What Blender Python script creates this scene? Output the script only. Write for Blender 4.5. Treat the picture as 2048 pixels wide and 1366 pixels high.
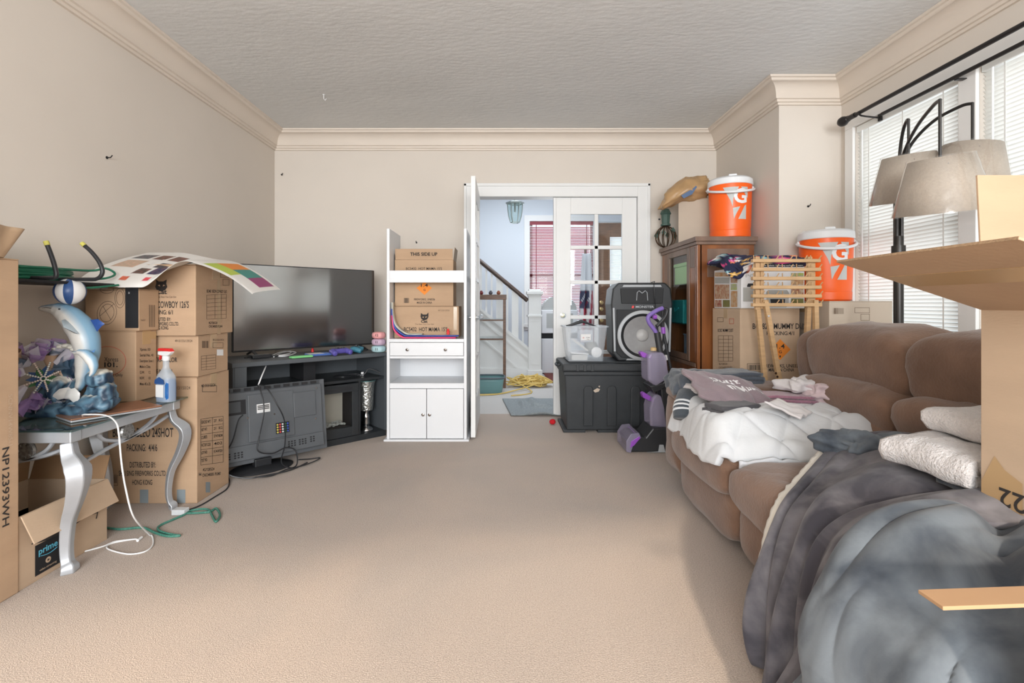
import bpy, bmesh, math, random
from mathutils import Vector, Matrix, noise
random.seed(7)
for _o in list(bpy.data.objects): bpy.data.objects.remove(_o)
SC = bpy.context.scene
COL = SC.collection
PI = math.pi
# ---------------------------------------------------------------- camera
F, CX, CY, CH = 978.0, 1005.0, 610.0, 1.04      # focal length in pixels, vanishing point, eye height
cd = bpy.data.cameras.new('camera'); cam = bpy.data.objects.new('camera', cd); COL.objects.link(cam)
cam.location = (0, 0, CH); cam.rotation_euler = (PI/2, 0, 0)
cd.sensor_width = 36; cd.lens = 36*F/2048
cd.shift_x = (1024-CX)/2048; cd.shift_y = (CY-683)/2048
cd.clip_start = .05
SC.camera = cam
def at(x, y, Y): return Vector(((x-CX)*Y/F, Y, CH-(y-CY)*Y/F))       # pixel at a known depth
def fl(x, y): return at(x, y, CH*F/(y-CY))                             # pixel on the floor
# ---------------------------------------------------------------- light
SC.view_settings.view_transform = 'Standard'; SC.view_settings.look = 'None'
SC.view_settings.gamma = 1; SC.view_settings.use_curve_mapping = False
SC.view_settings.exposure = 0.24
w = bpy.data.worlds.new('world'); SC.world = w; w.use_nodes = True
bg = w.node_tree.nodes['Background']; bg.inputs[0].default_value = (.80, .90, 1, 1); bg.inputs[1].default_value = 1.05
def area(name, loc, rot, sx, sy, e, col=(1, 1, 1)):
    l = bpy.data.lights.new(name, 'AREA'); l.shape = 'RECTANGLE'; l.size = sx; l.size_y = sy; l.energy = e; l.color = col
    o = bpy.data.objects.new(name, l); COL.objects.link(o); o.location = loc; o.rotation_euler = rot; return o
area('window_daylight', (3.3, 2.0, 1.75), (0, math.radians(78), 0), 2.2, 3.6, 33, (.96, .98, 1))
area('rear_window_daylight', (0.0, -3.1, 1.75), (math.radians(84), 0, 0), 3.6, 1.9, 325, (.95, .98, 1))
area('hall_window_daylight', (1.0, 8.75, 1.9), (math.radians(-90), 0, 0), 1.3, 1.8, 45, (.85, .93, 1))
area('hall_ceiling_fill', (.3, 6.6, 3.1), (0, 0, 0), 1.6, 1.6, 62, (.86, .93, 1))  # added overhead fill for the hall; its ceiling has no opening
sl = bpy.data.lights.new('sun', 'SUN'); sl.energy = 2.6; sl.angle = math.radians(2.5); sl.color = (1, .86, .70)
so = bpy.data.objects.new('sun', sl); COL.objects.link(so)
so.rotation_euler = Vector((.06, 1, -.46)).to_track_quat('-Z', 'Y').to_euler()
# ---------------------------------------------------------------- materials
MAT = {}
def mat(name, col=(.5, .5, .5), rough=.6, metal=0, var=0, vs=6, col2=None, bump=0, bs=120, spec=.5, sheen=0, coat=0, trans=0, ior=1.45, stretch=None, emis=0):
    if name in MAT: return MAT[name]
    m = bpy.data.materials.new(name); m.use_nodes = True; nt = m.node_tree; N = nt.nodes; L = nt.links
    b = N['Principled BSDF']; c4 = (*col, 1)
    b.inputs['Base Color'].default_value = c4; b.inputs['Roughness'].default_value = rough
    b.inputs['Metallic'].default_value = metal; b.inputs['Specular IOR Level'].default_value = spec
    b.inputs['Sheen Weight'].default_value = sheen; b.inputs['Coat Weight'].default_value = coat
    b.inputs['Transmission Weight'].default_value = trans; b.inputs['IOR'].default_value = ior
    if emis: b.inputs['Emission Color'].default_value = c4; b.inputs['Emission Strength'].default_value = emis
    if var or bump:
        tc = N.new('ShaderNodeTexCoord'); mp = N.new('ShaderNodeMapping'); L.new(tc.outputs['Object'], mp.inputs[0])
        if stretch: mp.inputs['Scale'].default_value = stretch
    if var:
        n = N.new('ShaderNodeTexNoise'); n.inputs['Scale'].default_value = vs; n.inputs['Detail'].default_value = 5
        L.new(mp.outputs[0], n.inputs['Vector'])
        r = N.new('ShaderNodeValToRGB'); r.color_ramp.elements[0].position = .32; r.color_ramp.elements[1].position = .68
        r.color_ramp.elements[0].color = c4
        c2 = col2 or tuple(max(0, c*(1-var)) for c in col); r.color_ramp.elements[1].color = (*c2, 1)
        L.new(n.outputs['Fac'], r.inputs[0]); L.new(r.outputs[0], b.inputs['Base Color'])
    if bump:
        n2 = N.new('ShaderNodeTexNoise'); n2.inputs['Scale'].default_value = bs; n2.inputs['Detail'].default_value = 4
        L.new(mp.outputs[0], n2.inputs['Vector'])
        bp = N.new('ShaderNodeBump'); bp.inputs['Strength'].default_value = bump; bp.inputs['Distance'].default_value = .01
        L.new(n2.outputs['Fac'], bp.inputs['Height']); L.new(bp.outputs[0], b.inputs['Normal'])
    MAT[name] = m; return m
def glass(name, tint=(1, 1, 1), refl=.08, rough=.02):       # a thin pane: mostly see-through, a little mirror
    if name in MAT: return MAT[name]
    m = bpy.data.materials.new(name); m.use_nodes = True; N = m.node_tree.nodes; L = m.node_tree.links; N.clear()
    o = N.new('ShaderNodeOutputMaterial'); mx = N.new('ShaderNodeMixShader'); t = N.new('ShaderNodeBsdfTransparent'); g = N.new('ShaderNodeBsdfGlossy')
    fr = N.new('ShaderNodeFresnel'); fr.inputs[0].default_value = 1.45; ad = N.new('ShaderNodeMath'); ad.operation = 'ADD'; ad.inputs[1].default_value = refl-.04
    ge = N.new('ShaderNodeNewGeometry'); iv = N.new('ShaderNodeMath'); iv.operation = 'SUBTRACT'; iv.inputs[0].default_value = 1; L.new(ge.outputs['Backfacing'], iv.inputs[1])      # mirror only on the outer face of a pane
    mu = N.new('ShaderNodeMath'); mu.operation = 'MULTIPLY'; L.new(ad.outputs[0], mu.inputs[0]); L.new(iv.outputs[0], mu.inputs[1])
    L.new(fr.outputs[0], ad.inputs[0]); L.new(mu.outputs[0], mx.inputs[0])
    t.inputs[0].default_value = (*tint, 1); g.inputs['Roughness'].default_value = rough
    L.new(t.outputs[0], mx.inputs[1]); L.new(g.outputs[0], mx.inputs[2]); L.new(mx.outputs[0], o.inputs[0])
    MAT[name] = m; return m
def hazy(name, col, clear=.5, rough=.3):                     # milky plastic: part clear, part diffuse
    if name in MAT: return MAT[name]
    m = bpy.data.materials.new(name); m.use_nodes = True; N = m.node_tree.nodes; L = m.node_tree.links
    b = N['Principled BSDF']; b.inputs['Base Color'].default_value = (*col, 1); b.inputs['Roughness'].default_value = rough
    o = N['Material Output']; mx = N.new('ShaderNodeMixShader'); t = N.new('ShaderNodeBsdfTransparent'); mx.inputs[0].default_value = clear
    L.new(b.outputs[0], mx.inputs[1]); L.new(t.outputs[0], mx.inputs[2]); L.new(mx.outputs[0], o.inputs[0])
    MAT[name] = m; return m
def translucent(name, col, tr=.5):
    if name in MAT: return MAT[name]
    m = bpy.data.materials.new(name); m.use_nodes = True; N = m.node_tree.nodes; L = m.node_tree.links; N.clear()
    o = N.new('ShaderNodeOutputMaterial'); mx = N.new('ShaderNodeMixShader'); d = N.new('ShaderNodeBsdfDiffuse'); t = N.new('ShaderNodeBsdfTranslucent')
    d.inputs[0].default_value = (*col, 1); t.inputs[0].default_value = (*col, 1); mx.inputs[0].default_value = tr
    L.new(d.outputs[0], mx.inputs[1]); L.new(t.outputs[0], mx.inputs[2]); L.new(mx.outputs[0], o.inputs[0])
    MAT[name] = m; return m
def vcol(name, rough=.5, bump=0, bs=100, sheen=0):           # colour painted on the thing, stored per vertex
    if name in MAT: return MAT[name]
    m = mat(name, rough=rough, bump=bump, bs=bs, sheen=sheen); N = m.node_tree.nodes
    a = N.new('ShaderNodeVertexColor'); a.layer_name = 'paint'
    m.node_tree.links.new(a.outputs[0], N['Principled BSDF'].inputs['Base Color']); return m
# ---------------------------------------------------------------- mesh builder
class MB:
    def __init__(s): s.v = []; s.f = []; s.c = None
    def add(s, vs, fs, M=None):
        o = len(s.v)
        s.v += [tuple(M @ Vector(p)) for p in vs] if M is not None else [tuple(p) for p in vs]
        s.f += [tuple(i+o for i in f) for f in fs]; return s
    def box(s, x0, x1, y0, y1, z0, z1, M=None):
        return s.add([(x, y, z) for z in (z0, z1) for y in (y0, y1) for x in (x0, x1)],
                     [(0, 2, 3, 1), (4, 5, 7, 6), (0, 1, 5, 4), (2, 6, 7, 3), (0, 4, 6, 2), (1, 3, 7, 5)], M)
    def cb(s, c, d, M=None): return s.box(c[0]-d[0]/2, c[0]+d[0]/2, c[1]-d[1]/2, c[1]+d[1]/2, c[2]-d[2]/2, c[2]+d[2]/2, M)
    def tube(s, pts, r, n=8, closed=False, flat=1, up=None, M=None):
        pts = [Vector(p) for p in pts]; k = len(pts); rr = r if isinstance(r, (list, tuple)) else [r]*k
        T = []
        for i in range(k):
            a = pts[(i-1) % k] if (closed or i) else pts[0]; b = pts[(i+1) % k] if (closed or i < k-1) else pts[-1]
            t = b-a; T.append(t.normalized() if t.length > 1e-9 else Vector((0, 0, 1)))
        u = Vector(up) if up else (Vector((0, 0, 1)) if abs(T[0].z) < .9 else Vector((1, 0, 0)))
        u = (u-T[0]*u.dot(T[0])).normalized(); vs = []
        for i in range(k):
            u = (u-T[i]*u.dot(T[i])); u = u.normalized() if u.length > 1e-6 else T[i].orthogonal().normalized()
            w_ = T[i].cross(u)
            for j in range(n):
                a = 2*PI*j/n; vs.append(pts[i]+(u*math.cos(a)*flat+w_*math.sin(a))*rr[i])
        fs = []
        for i in range(k if closed else k-1):
            for j in range(n):
                a = i*n+j; b = i*n+(j+1) % n; i2 = (i+1) % k; fs.append((a, b, i2*n+(j+1) % n, i2*n+j))
        if not closed: fs += [tuple(range(n-1, -1, -1)), tuple((k-1)*n+j for j in range(n))]
        return s.add(vs, fs, M)
    def lathe(s, prof, n=24, M=None, sx=1, sy=1, cap=True):
        vs = [(r*math.cos(2*PI*j/n)*sx, r*math.sin(2*PI*j/n)*sy, z) for r, z in prof for j in range(n)]; k = len(prof)
        fs = [(i*n+j, i*n+(j+1) % n, (i+1)*n+(j+1) % n, (i+1)*n+j) for i in range(k-1) for j in range(n)]
        if cap: fs += [tuple(range(n-1, -1, -1)), tuple((k-1)*n+j for j in range(n))]
        return s.add(vs, fs, M)
    def prism(s, poly, h, M=None):                          # polygon in XY, extruded to z=h
        n = len(poly); A = sum(poly[i][0]*poly[(i+1) % n][1]-poly[(i+1) % n][0]*poly[i][1] for i in range(n))
        if A < 0: poly = poly[::-1]
        return s.add([(x, y, 0) for x, y in poly]+[(x, y, h) for x, y in poly],
                     [tuple(range(n-1, -1, -1)), tuple(range(n, 2*n))]+[(i, (i+1) % n, n+(i+1) % n, n+i) for i in range(n)], M)
    def grid(s, fn, nu, nv, cu=False, M=None):
        vs = [fn(i/(nu if cu else nu-1), j/(nv-1)) for j in range(nv) for i in range(nu)]
        fs = [(j*nu+i, j*nu+(i+1) % nu, (j+1)*nu+(i+1) % nu, (j+1)*nu+i) for j in range(nv-1) for i in range(nu if cu else nu-1)]
        return s.add(vs, fs, M)
    def pillow(s, c, h, e=(.4, .4), M=None, nu=28, nv=16, fn=None):     # superellipsoid
        def p(a, q): return math.copysign(abs(a)**q, a)
        vs = []
        for j in range(nv):
            ph = -PI/2+PI*j/(nv-1)
            for i in range(nu):
                th = 2*PI*i/nu
                q = Vector((h[0]*p(math.cos(ph), e[0])*p(math.cos(th), e[1]), h[1]*p(math.cos(ph), e[0])*p(math.sin(th), e[1]), h[2]*p(math.sin(ph), e[0])))
                if fn: q = Vector(fn(q))
                vs.append(q+Vector(c))
        fs = [(j*nu+i, j*nu+(i+1) % nu, (j+1)*nu+(i+1) % nu, (j+1)*nu+i) for j in range(nv-1) for i in range(nu)]
        return s.add(vs, fs, M)
    def build(s, name, m=None, parent=None, smooth=None, bevel=0, seg=2, sub=0, solid=0, world=False, merge=False, loc=None, rotz=0):
        me = bpy.data.meshes.new(name); vs = s.v
        if world and parent is not None:
            I = parent.matrix_basis.inverted()
            if parent.parent: I = I @ parent.parent.matrix_basis.inverted()
            vs = [tuple(I @ Vector(p)) for p in vs]
        me.from_pydata(vs, [], s.f); me.validate()
        if s.c is not None:
            at_ = me.color_attributes.new('paint', 'FLOAT_COLOR', 'POINT')
            for i, c in enumerate(s.c): at_.data[i].color = (*c, 1)
        if merge:
            bm = bmesh.new(); bm.from_mesh(me); bmesh.ops.remove_doubles(bm, verts=bm.verts, dist=1e-4)
            bmesh.ops.recalc_face_normals(bm, faces=bm.faces); bm.to_mesh(me); bm.free()
        if m: me.materials.append(MAT[m] if isinstance(m, str) else m)
        if smooth is not None:
            me.polygons.foreach_set('use_smooth', [True]*len(me.polygons))
            if smooth < 180: me.set_sharp_from_angle(angle=math.radians(smooth))
        o = bpy.data.objects.new(name, me); COL.objects.link(o)
        if parent is not None: o.parent = parent
        if loc is not None: o.location = loc
        if rotz: o.rotation_euler = (0, 0, rotz)
        if bevel: b = o.modifiers.new('bevel', 'BEVEL'); b.width = bevel; b.segments = seg; b.limit_method = 'ANGLE'; b.angle_limit = math.radians(40)
        if solid: d = o.modifiers.new('solid', 'SOLIDIFY'); d.thickness = solid; d.offset = 0
        if sub: u = o.modifiers.new('sub', 'SUBSURF'); u.levels = u.render_levels = sub
        return o
def thing(name, label, cat, loc=(0, 0, 0), rotz=0, group=None):
    o = bpy.data.objects.new(name, None); COL.objects.link(o); o.empty_display_size = .05
    o.location = loc; o.rotation_euler = (0, 0, rotz)
    o.matrix_basis = Matrix.Translation(loc) @ Matrix.Rotation(rotz, 4, 'Z')
    return tag(o, label, cat, group)
def tag(o, label, cat, group=None, kind=None):
    o['label'] = label; o['category'] = cat
    if group: o['group'] = group
    if kind: o['kind'] = kind
    return o
def struct(o): o['kind'] = 'structure'; return o
def copy_part(o, parent, loc=None):
    c = o.copy(); COL.objects.link(c); c.parent = parent
    if loc is not None: c.location = loc
    return c
def text_mb(s, size=.1, sx=1, bold=0, align='CENTER', fine=False):
    cu = bpy.data.curves.new('t', 'FONT'); cu.body = s; cu.size = size; cu.align_x = align; cu.align_y = 'CENTER'; cu.resolution_u = 3; cu.offset = bold*size
    o = bpy.data.objects.new('t', cu); COL.objects.link(o)
    dg = bpy.context.evaluated_depsgraph_get(); me = bpy.data.meshes.new_from_object(o.evaluated_get(dg))
    bpy.data.objects.remove(o); b = MB()
    b.v = [(v.co.x*sx, v.co.y, 0) for v in me.vertices]; b.f = [tuple(p.vertices) for p in me.polygons]
    bpy.data.meshes.remove(me); bpy.data.curves.remove(cu); return b
def face_M(o, r, u):                                          # print plane: origin, right, up
    r = Vector(r).normalized(); u = Vector(u).normalized(); n = r.cross(u)
    M = Matrix((r, u, n)).transposed().to_4x4(); M.translation = Vector(o); return M
def write(parent, s, o, r=(1, 0, 0), u=(0, 0, 1), size=.05, m='ink', sx=1, bold=.012, align='CENTER', name='lettering', ang=0):
    b = text_mb(s, size, sx, bold, align); M = face_M(o, r, u) @ Matrix.Rotation(ang, 4, 'Z')
    b.v = [tuple(M @ Vector(p)) for p in b.v]
    return b.build(name, m, parent)
def smoothpath(pts, n=6, closed=False):                        # Catmull-Rom
    P = [Vector(p) for p in pts]; k = len(P); out = []
    for i in range(k if closed else k-1):
        g = lambda j: P[j % k] if closed else P[min(max(j, 0), k-1)]
        a, b, c, d = g(i-1), g(i), g(i+1), g(i+2)
        for j in range(n):
            t = j/n; out.append(.5*((2*b)+(c-a)*t+(2*a-5*b+4*c-d)*t*t+(3*b-a-3*c+d)*t**3))
    if not closed: out.append(P[-1])
    return out
def nz(x, y=0, z=0): return noise.noise(Vector((x, y, z)))
def lerp(a, b, t): return a+(b-a)*t
def sstep(a, b, x): t = min(1, max(0, (x-a)/(b-a))); return t*t*(3-2*t)
# shared materials
mat('ink', (.035, .03, .028), .8); mat('ink_faded', (.16, .11, .075), .9)
mat('cardboard', (.51, .345, .22), .85, var=.12, vs=3, bump=.08, bs=60, stretch=(1, 1, 4))
mat('cardboard_pale', (.56, .41, .285), .85, var=.1, vs=3, bump=.08, bs=60, stretch=(1, 1, 4))
mat('cardboard_dark', (.36, .215, .115), .85, var=.1, vs=4)
mat('cardboard_grey', (.55, .46, .37), .85, var=.08, vs=4)
mat('tape', (.50, .36, .22), .18, spec=.6); mat('tape_amber', (.50, .33, .17), .25, spec=.5); mat('tape_grey', (.23, .27, .29), .4)
mat('white_paint', (.80, .80, .78), .4, var=.04, vs=5); mat('white_laminate', (.74, .75, .77), .35)
mat('black_plastic', (.022, .023, .026), .38); mat('black_matte', (.014, .014, .016), .7); mat('chrome', (.75, .75, .76), .18, 1)
mat('dark_metal', (.035, .033, .033), .4, .6); mat('white_plastic', (.80, .80, .80), .35); mat('orange', (.93, .13, .012), .35)
mat('dia_orange', (.82, .26, .035), .7); mat('brass', (.55, .40, .2), .3, 1)
# ---------------------------------------------------------------- room shell
XL, YB, XB, YP, XR, H = -2.12, 4.55, 1.99, 3.52, 2.44, 2.64
mat('wall', (.69, .625, .555), .75, var=.05, vs=1.3, bump=.05, bs=14)
mat('ceiling', (.74, .745, .74), .85, var=.06, vs=1.2, bump=.28, bs=16, stretch=(1, 2.2, 1))
mat('cornice', (.72, .635, .55), .5, var=.05, vs=2)
mat('trim_white', (.80, .79, .77), .4)
# carpet: speckled pile with traffic wear
def carpet(name, a, b, c):
    m = mat(name, a, .95, bump=.45, bs=260, spec=.1, sheen=.25); nt = m.node_tree; N = nt.nodes; L = nt.links
    tc = N.new('ShaderNodeTexCoord'); big = N.new('ShaderNodeTexNoise'); big.inputs['Scale'].default_value = 1.1; big.inputs['Detail'].default_value = 3; big.inputs['Distortion'].default_value = .6
    fine = N.new('ShaderNodeTexNoise'); fine.inputs['Scale'].default_value = 210; fine.inputs['Detail'].default_value = 2
    for q in (big, fine): L.new(tc.outputs['Object'], q.inputs['Vector'])
    r1 = N.new('ShaderNodeValToRGB'); r1.color_ramp.elements[0].position = .35; r1.color_ramp.elements[1].position = .68
    r1.color_ramp.elements[0].color = (*a, 1); r1.color_ramp.elements[1].color = (*b, 1); L.new(big.outputs['Fac'], r1.inputs[0])
    r2 = N.new('ShaderNodeValToRGB'); r2.color_ramp.elements[0].position = .3; r2.color_ramp.elements[1].position = .62; r2.color_ramp.elements[0].color = (.62, .60, .58, 1); r2.color_ramp.elements[1].color = (1, 1, 1, 1)
    L.new(fine.outputs['Fac'], r2.inputs[0])
    mx = N.new('ShaderNodeMixRGB'); mx.blend_type = 'MULTIPLY'; mx.inputs[0].default_value = .8
    L.new(r1.outputs[0], mx.inputs[1]); L.new(r2.outputs[0], mx.inputs[2]); L.new(mx.outputs[0], N['Principled BSDF'].inputs['Base Color'])
carpet('carpet', (.52, .415, .34), (.43, .36, .31), None)
HW, HY, HX0, HX1, HH = 4.67, 8.3, -3.2, 2.6, 3.2                # hall beyond the doors
struct(MB().box(-2.4, 2.75, -4.2, HW, -.06, 0).build('floor', 'carpet'))
carpet('hall_carpet', (.66, .63, .60), (.60, .58, .56), None)
struct(MB().box(HX0-.1, HX1+.1, HW, HY+.1, -.06, 0).build('floor_hall', 'hall_carpet'))
struct(MB().add([(-2.3, -3.55, H), (2.64, -2.2, H), (2.64, YB+.12, H), (-2.3, YB+.12, H), (-2.3, -3.55, H+.1), (2.64, -2.2, H+.1), (2.64, YB+.12, H+.1), (-2.3, YB+.12, H+.1)], [(0, 3, 2, 1), (4, 5, 6, 7), (0, 1, 5, 4), (1, 2, 6, 5), (2, 3, 7, 6), (3, 0, 4, 7)]).build('ceiling', 'ceiling'))
struct(MB().box(XL-.12, XL, -4.2, YB+.12, 0, H).build('wall_left', 'wall'))
DX0, DX1, DT = -.245, 1.255, 2.045                               # double door opening
b = MB(); b.box(XL, DX0-.02, YB, YB+.12, 0, H); b.box(DX1+.02, XB+.5, YB, YB+.12, 0, H); b.box(DX0-.02, DX1+.02, YB, YB+.12, DT+.02, H)
struct(b.build('wall_back', 'wall'))
struct(MB().box(XB, XR+.2, YP, YB, 0, H).build('wall_alcove', 'wall'))
# right wall with three window openings
WZ0, WZ1 = .72, 2.27; WINS = [(2.60, 3.38), (1.68, 2.50), (.76, 1.58)]
b = MB(); b.box(XR, XR+.2, -4.2, YP, 0, WZ0); b.box(XR, XR+.2, -4.2, YP, WZ1, H)
ys = [-4.2, .76, 1.58, 1.68, 2.50, 2.60, 3.38, YP]
for i in range(0, 8, 2): b.box(XR, XR+.2, ys[i], ys[i+1], WZ0, WZ1)
struct(b.build('wall_right', 'wall'))
# unseen rear wall, its skew and wide window shaped to cut the sun patch
RM = Matrix.Translation((0, -2.9, 0)) @ Matrix.Rotation(math.radians(15), 4, 'Z')
b = MB(); b.box(-3.2, 3.2, 0, .12, 0, .6, RM); b.box(-3.2, 3.2, 0, .12, 2.35, H, RM); b.box(-3.2, -2.15, 0, .12, .6, 2.35, RM); b.box(2.45, 3.2, 0, .12, .6, 2.35, RM)
struct(b.build('wall_rear', 'wall'))
# crown moulding, mitred round the corners
prof = [(0, -.165), (.016, -.165), (.018, -.15), (.03, -.148), (.032, -.132), (.044, -.128), (.046, -.116)]
prof += [(.046+.066*(1-math.cos(t*PI/16)), -.116+.082*math.sin(t*PI/16)) for t in range(1, 9)]
prof += [(.118, -.03), (.122, -.018), (.134, -.014), (.136, -.001), (.0, -.001)]
path = [(XL, -3.6), (XL, YB), (XB, YB), (XB, YP), (XR, YP), (XR, -2.6)]
def nrm(a, c): d = (Vector(c)-Vector(a)).normalized(); return Vector((d.y, -d.x))
ns = [nrm(path[i], path[i+1]) for i in range(5)]
mit = []
for i, p in enumerate(path):
    n1, n2 = ns[max(0, i-1)], ns[min(4, i)]; mit.append((n1+n2)/(1+n1.dot(n2)))
for i in range(5):
    b = MB(); k = len(prof); vs = []
    for e in (i, i+1): vs += [(path[e][0]+mit[e].x*d, path[e][1]+mit[e].y*d, H+z) for d, z in prof]
    b.add(vs, [(j, j+1, k+j+1, k+j) for j in range(k-1)])
    o = struct(b.build('trim_%d' % (i+1), 'cornice', smooth=25, merge=True))
def board(name, x0, x1, y0, y1):
    b = MB(); b.box(x0, x1, y0, y1, 0, .15); return struct(b.build(name, 'trim_white', bevel=.006))
board('baseboard_left', XL, XL+.02, -3, YB); board('baseboard_back', XL+.02, DX0-.13, YB-.02, YB); board('baseboard_back_right', DX1+.13, XB, YB-.02, YB)
board('baseboard_alcove', XB-.02, XB, YP, YB-.02); board('baseboard_right', XR-.02, XR, -3, YP)
# small marks on the walls: nails and a ceiling hook
for i, (p, d) in enumerate([((XL, 2.62, 1.83), (1, 0, 0)), ((-.80, YB, 1.62), (0, -1, 0)), ((-2.05, YB-.01, 2.25), (.5, -.5, 0)), ((2.20, YP, 1.75), (0, -1, 0)), ((2.21, YP, 1.49), (0, -1, 0))]):
    p = Vector(p); d = Vector(d); bb = MB(); bb.tube([p, p+d*.02, p+d*.03+Vector((0, 0, .012))], .003, 6); bb.lathe([(.008, 0), (.008, .002)], 10, Matrix.Translation(p) @ d.to_track_quat('Z', 'X').to_matrix().to_4x4())
    tag(bb.build('wall_nail', 'dark_metal'), ['bent nail in the bare left wall', 'small hook in back wall above the white cabinet', 'nail in the corner of left and back walls', 'nail with anchor on alcove wall beside the window', 'lower nail on alcove wall beside the window'][i], 'nail')
p = Vector((-1.36, 3.72, H)); bb = MB(); bb.tube([p, p+Vector((0, 0, -.03)), p+Vector((.012, 0, -.045)), p+Vector((.02, 0, -.03))], .003, 6); bb.lathe([(.01, -.004), (.01, 0)], 10, Matrix.Translation(p))
tag(bb.build('ceiling_hook', 'white_plastic'), 'small white hook screwed into the ceiling', 'hook')
# ---------------------------------------------------------------- windows in the right wall
glass('pane_glass'); translucent('blind_slat', (.86, .85, .81), .38); mat('blind_rail', (.82, .82, .79), .4)
mat('vinyl', (.82, .84, .84), .35)
for wi, (y0, y1) in enumerate(WINS):
    t = bpy.data.objects.new('window_%d' % (wi+1), None); COL.objects.link(t); struct(t)
    b = MB(); X = XR+.06; fw = .045
    b.box(X, X+.1, y0, y0+fw, WZ0, WZ1); b.box(X, X+.1, y1-fw, y1, WZ0, WZ1); b.box(X, X+.1, y0+fw, y1-fw, WZ0, WZ0+fw); b.box(X, X+.1, y0+fw, y1-fw, WZ1-fw, WZ1)
    b.box(X+.02, X+.08, y0+fw, y1-fw, 1.47, 1.53); b.build('window_frame', 'vinyl', t, bevel=.004)
    for z0, z1 in ((WZ0+fw, 1.47), (1.53, WZ1-fw)): MB().box(X+.05, X+.054, y0+fw, y1-fw, z0, z1).build('pane', 'pane_glass', t)
# casing round the window bank
b = MB(); X = XR
b.box(X-.02, X, .66, 3.46, WZ1, WZ1+.075); b.box(X-.02, X, 3.38, 3.46, WZ0, WZ1); b.box(X-.02, X, 2.50, 2.60, WZ0, WZ1); b.box(X-.02, X, 1.58, 1.68, WZ0, WZ1); b.box(X-.02, X, .66, .76, WZ0, WZ1)
b.box(X-.05, X, .62, 3.48, WZ0-.035, WZ0)
struct(b.build('trim_window', 'trim_white', bevel=.004))
slat_me = None
names = ['white mini blind beside the alcove wall, behind the floor lamp', 'white mini blind of the middle window, behind the lamp shades', 'white mini blind of the window beside the sofa end']
for wi, (y0, y1) in enumerate(WINS):
    t = thing('window_blind', names[wi], 'blind', (XR+.02, (y0+y1)/2, WZ0), 0); W_ = y1-y0-.012
    b = MB(); b.box(-.018, .018, -W_/2, W_/2, WZ1-WZ0-.045, WZ1-WZ0-.002); b.build('headrail', 'blind_rail', t, bevel=.003)
    MB().box(-.012, .012, -W_/2, W_/2, .004, .022).build('bottom_rail', 'blind_rail', t, bevel=.003)
    n = 66; dz = (WZ1-WZ0-.075)/n
    b = MB(); hw = .0135
    tilt = math.radians(52)
    pr = [(hw*s*math.cos(tilt)+.0022*(1-s*s)*math.sin(tilt), -hw*s*math.sin(tilt)+.0022*(1-s*s)*math.cos(tilt)) for s in (-1, -.5, 0, .5, 1)]
    vs = [(x, y, z) for y in (-W_/2, W_/2) for x, z in pr]; b.add(vs, [(i, i+1, 6+i, 5+i) for i in range(4)])
    s0 = b.build('slat', 'blind_slat', t, smooth=180, loc=(0, 0, .034))
    for i in range(1, n): copy_part(s0, t, (0, 0, .034+i*dz))
    b = MB()
    for q in (-.36, 0, .36): b.box(-.0145, -.0135, q*W_-.004, q*W_+.004, .02, WZ1-WZ0-.045)
    b.build('ladder_tape', 'blind_rail', t)
    MB().tube([(-.03, W_/2-.07, WZ1-WZ0-.05), (-.03, W_/2-.07, .62)], .005, 6).build('tilt_wand', 'vinyl', t)
# ---------------------------------------------------------------- curtain rods
t = thing('curtain_rod', 'black curtain rod with round finial nearest the ceiling', 'curtain rod', (XR-.13, 2.2, 2.285))
MB().tube([(0, -1.75, 0), (0, 1.02, 0)], .0125, 10).build('rod', 'dark_metal', t, smooth=40)
MB().tube([(0, 1.0, 0), (0, 1.07, 0)], .017, 10).build('collar', 'dark_metal', t, smooth=40)
b = MB(); b.lathe([(.012, 0), (.02, .006), (.013, .016), (.025, .03), (.033, .052), (.031, .072), (.02, .09), (.0, .096)], 16, Matrix.Translation((0, 1.06, 0)) @ Matrix.Rotation(-PI/2, 4, 'X')); b.build('finial', 'dark_metal', t, smooth=50)
def bracket(y):
    b = MB(); b.tube([(.125, y, -.04), (.03, y, -.03), (0, y, -.025), (-.012, y, -.018), (-.016, y, 0)], .006, 6); b.box(.116, .129, y-.012, y+.012, -.06, -.005); b.build('bracket', 'dark_metal', t)
bracket(.95); bracket(-.30); bracket(-1.5)
t = thing('curtain_rod', 'thinner black inner rod below the finial rod, closer to the blinds', 'curtain rod', (XR-.065, 2.2, 2.235))
MB().tube([(0, -1.75, 0), (0, .86, 0)], .011, 10).build('rod', 'dark_metal', t, smooth=40)
for y in (.36, -1.4): MB().box(.0, .064, y-.012, y+.012, -.016, -.011).build('bracket', 'dark_metal', t)
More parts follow.
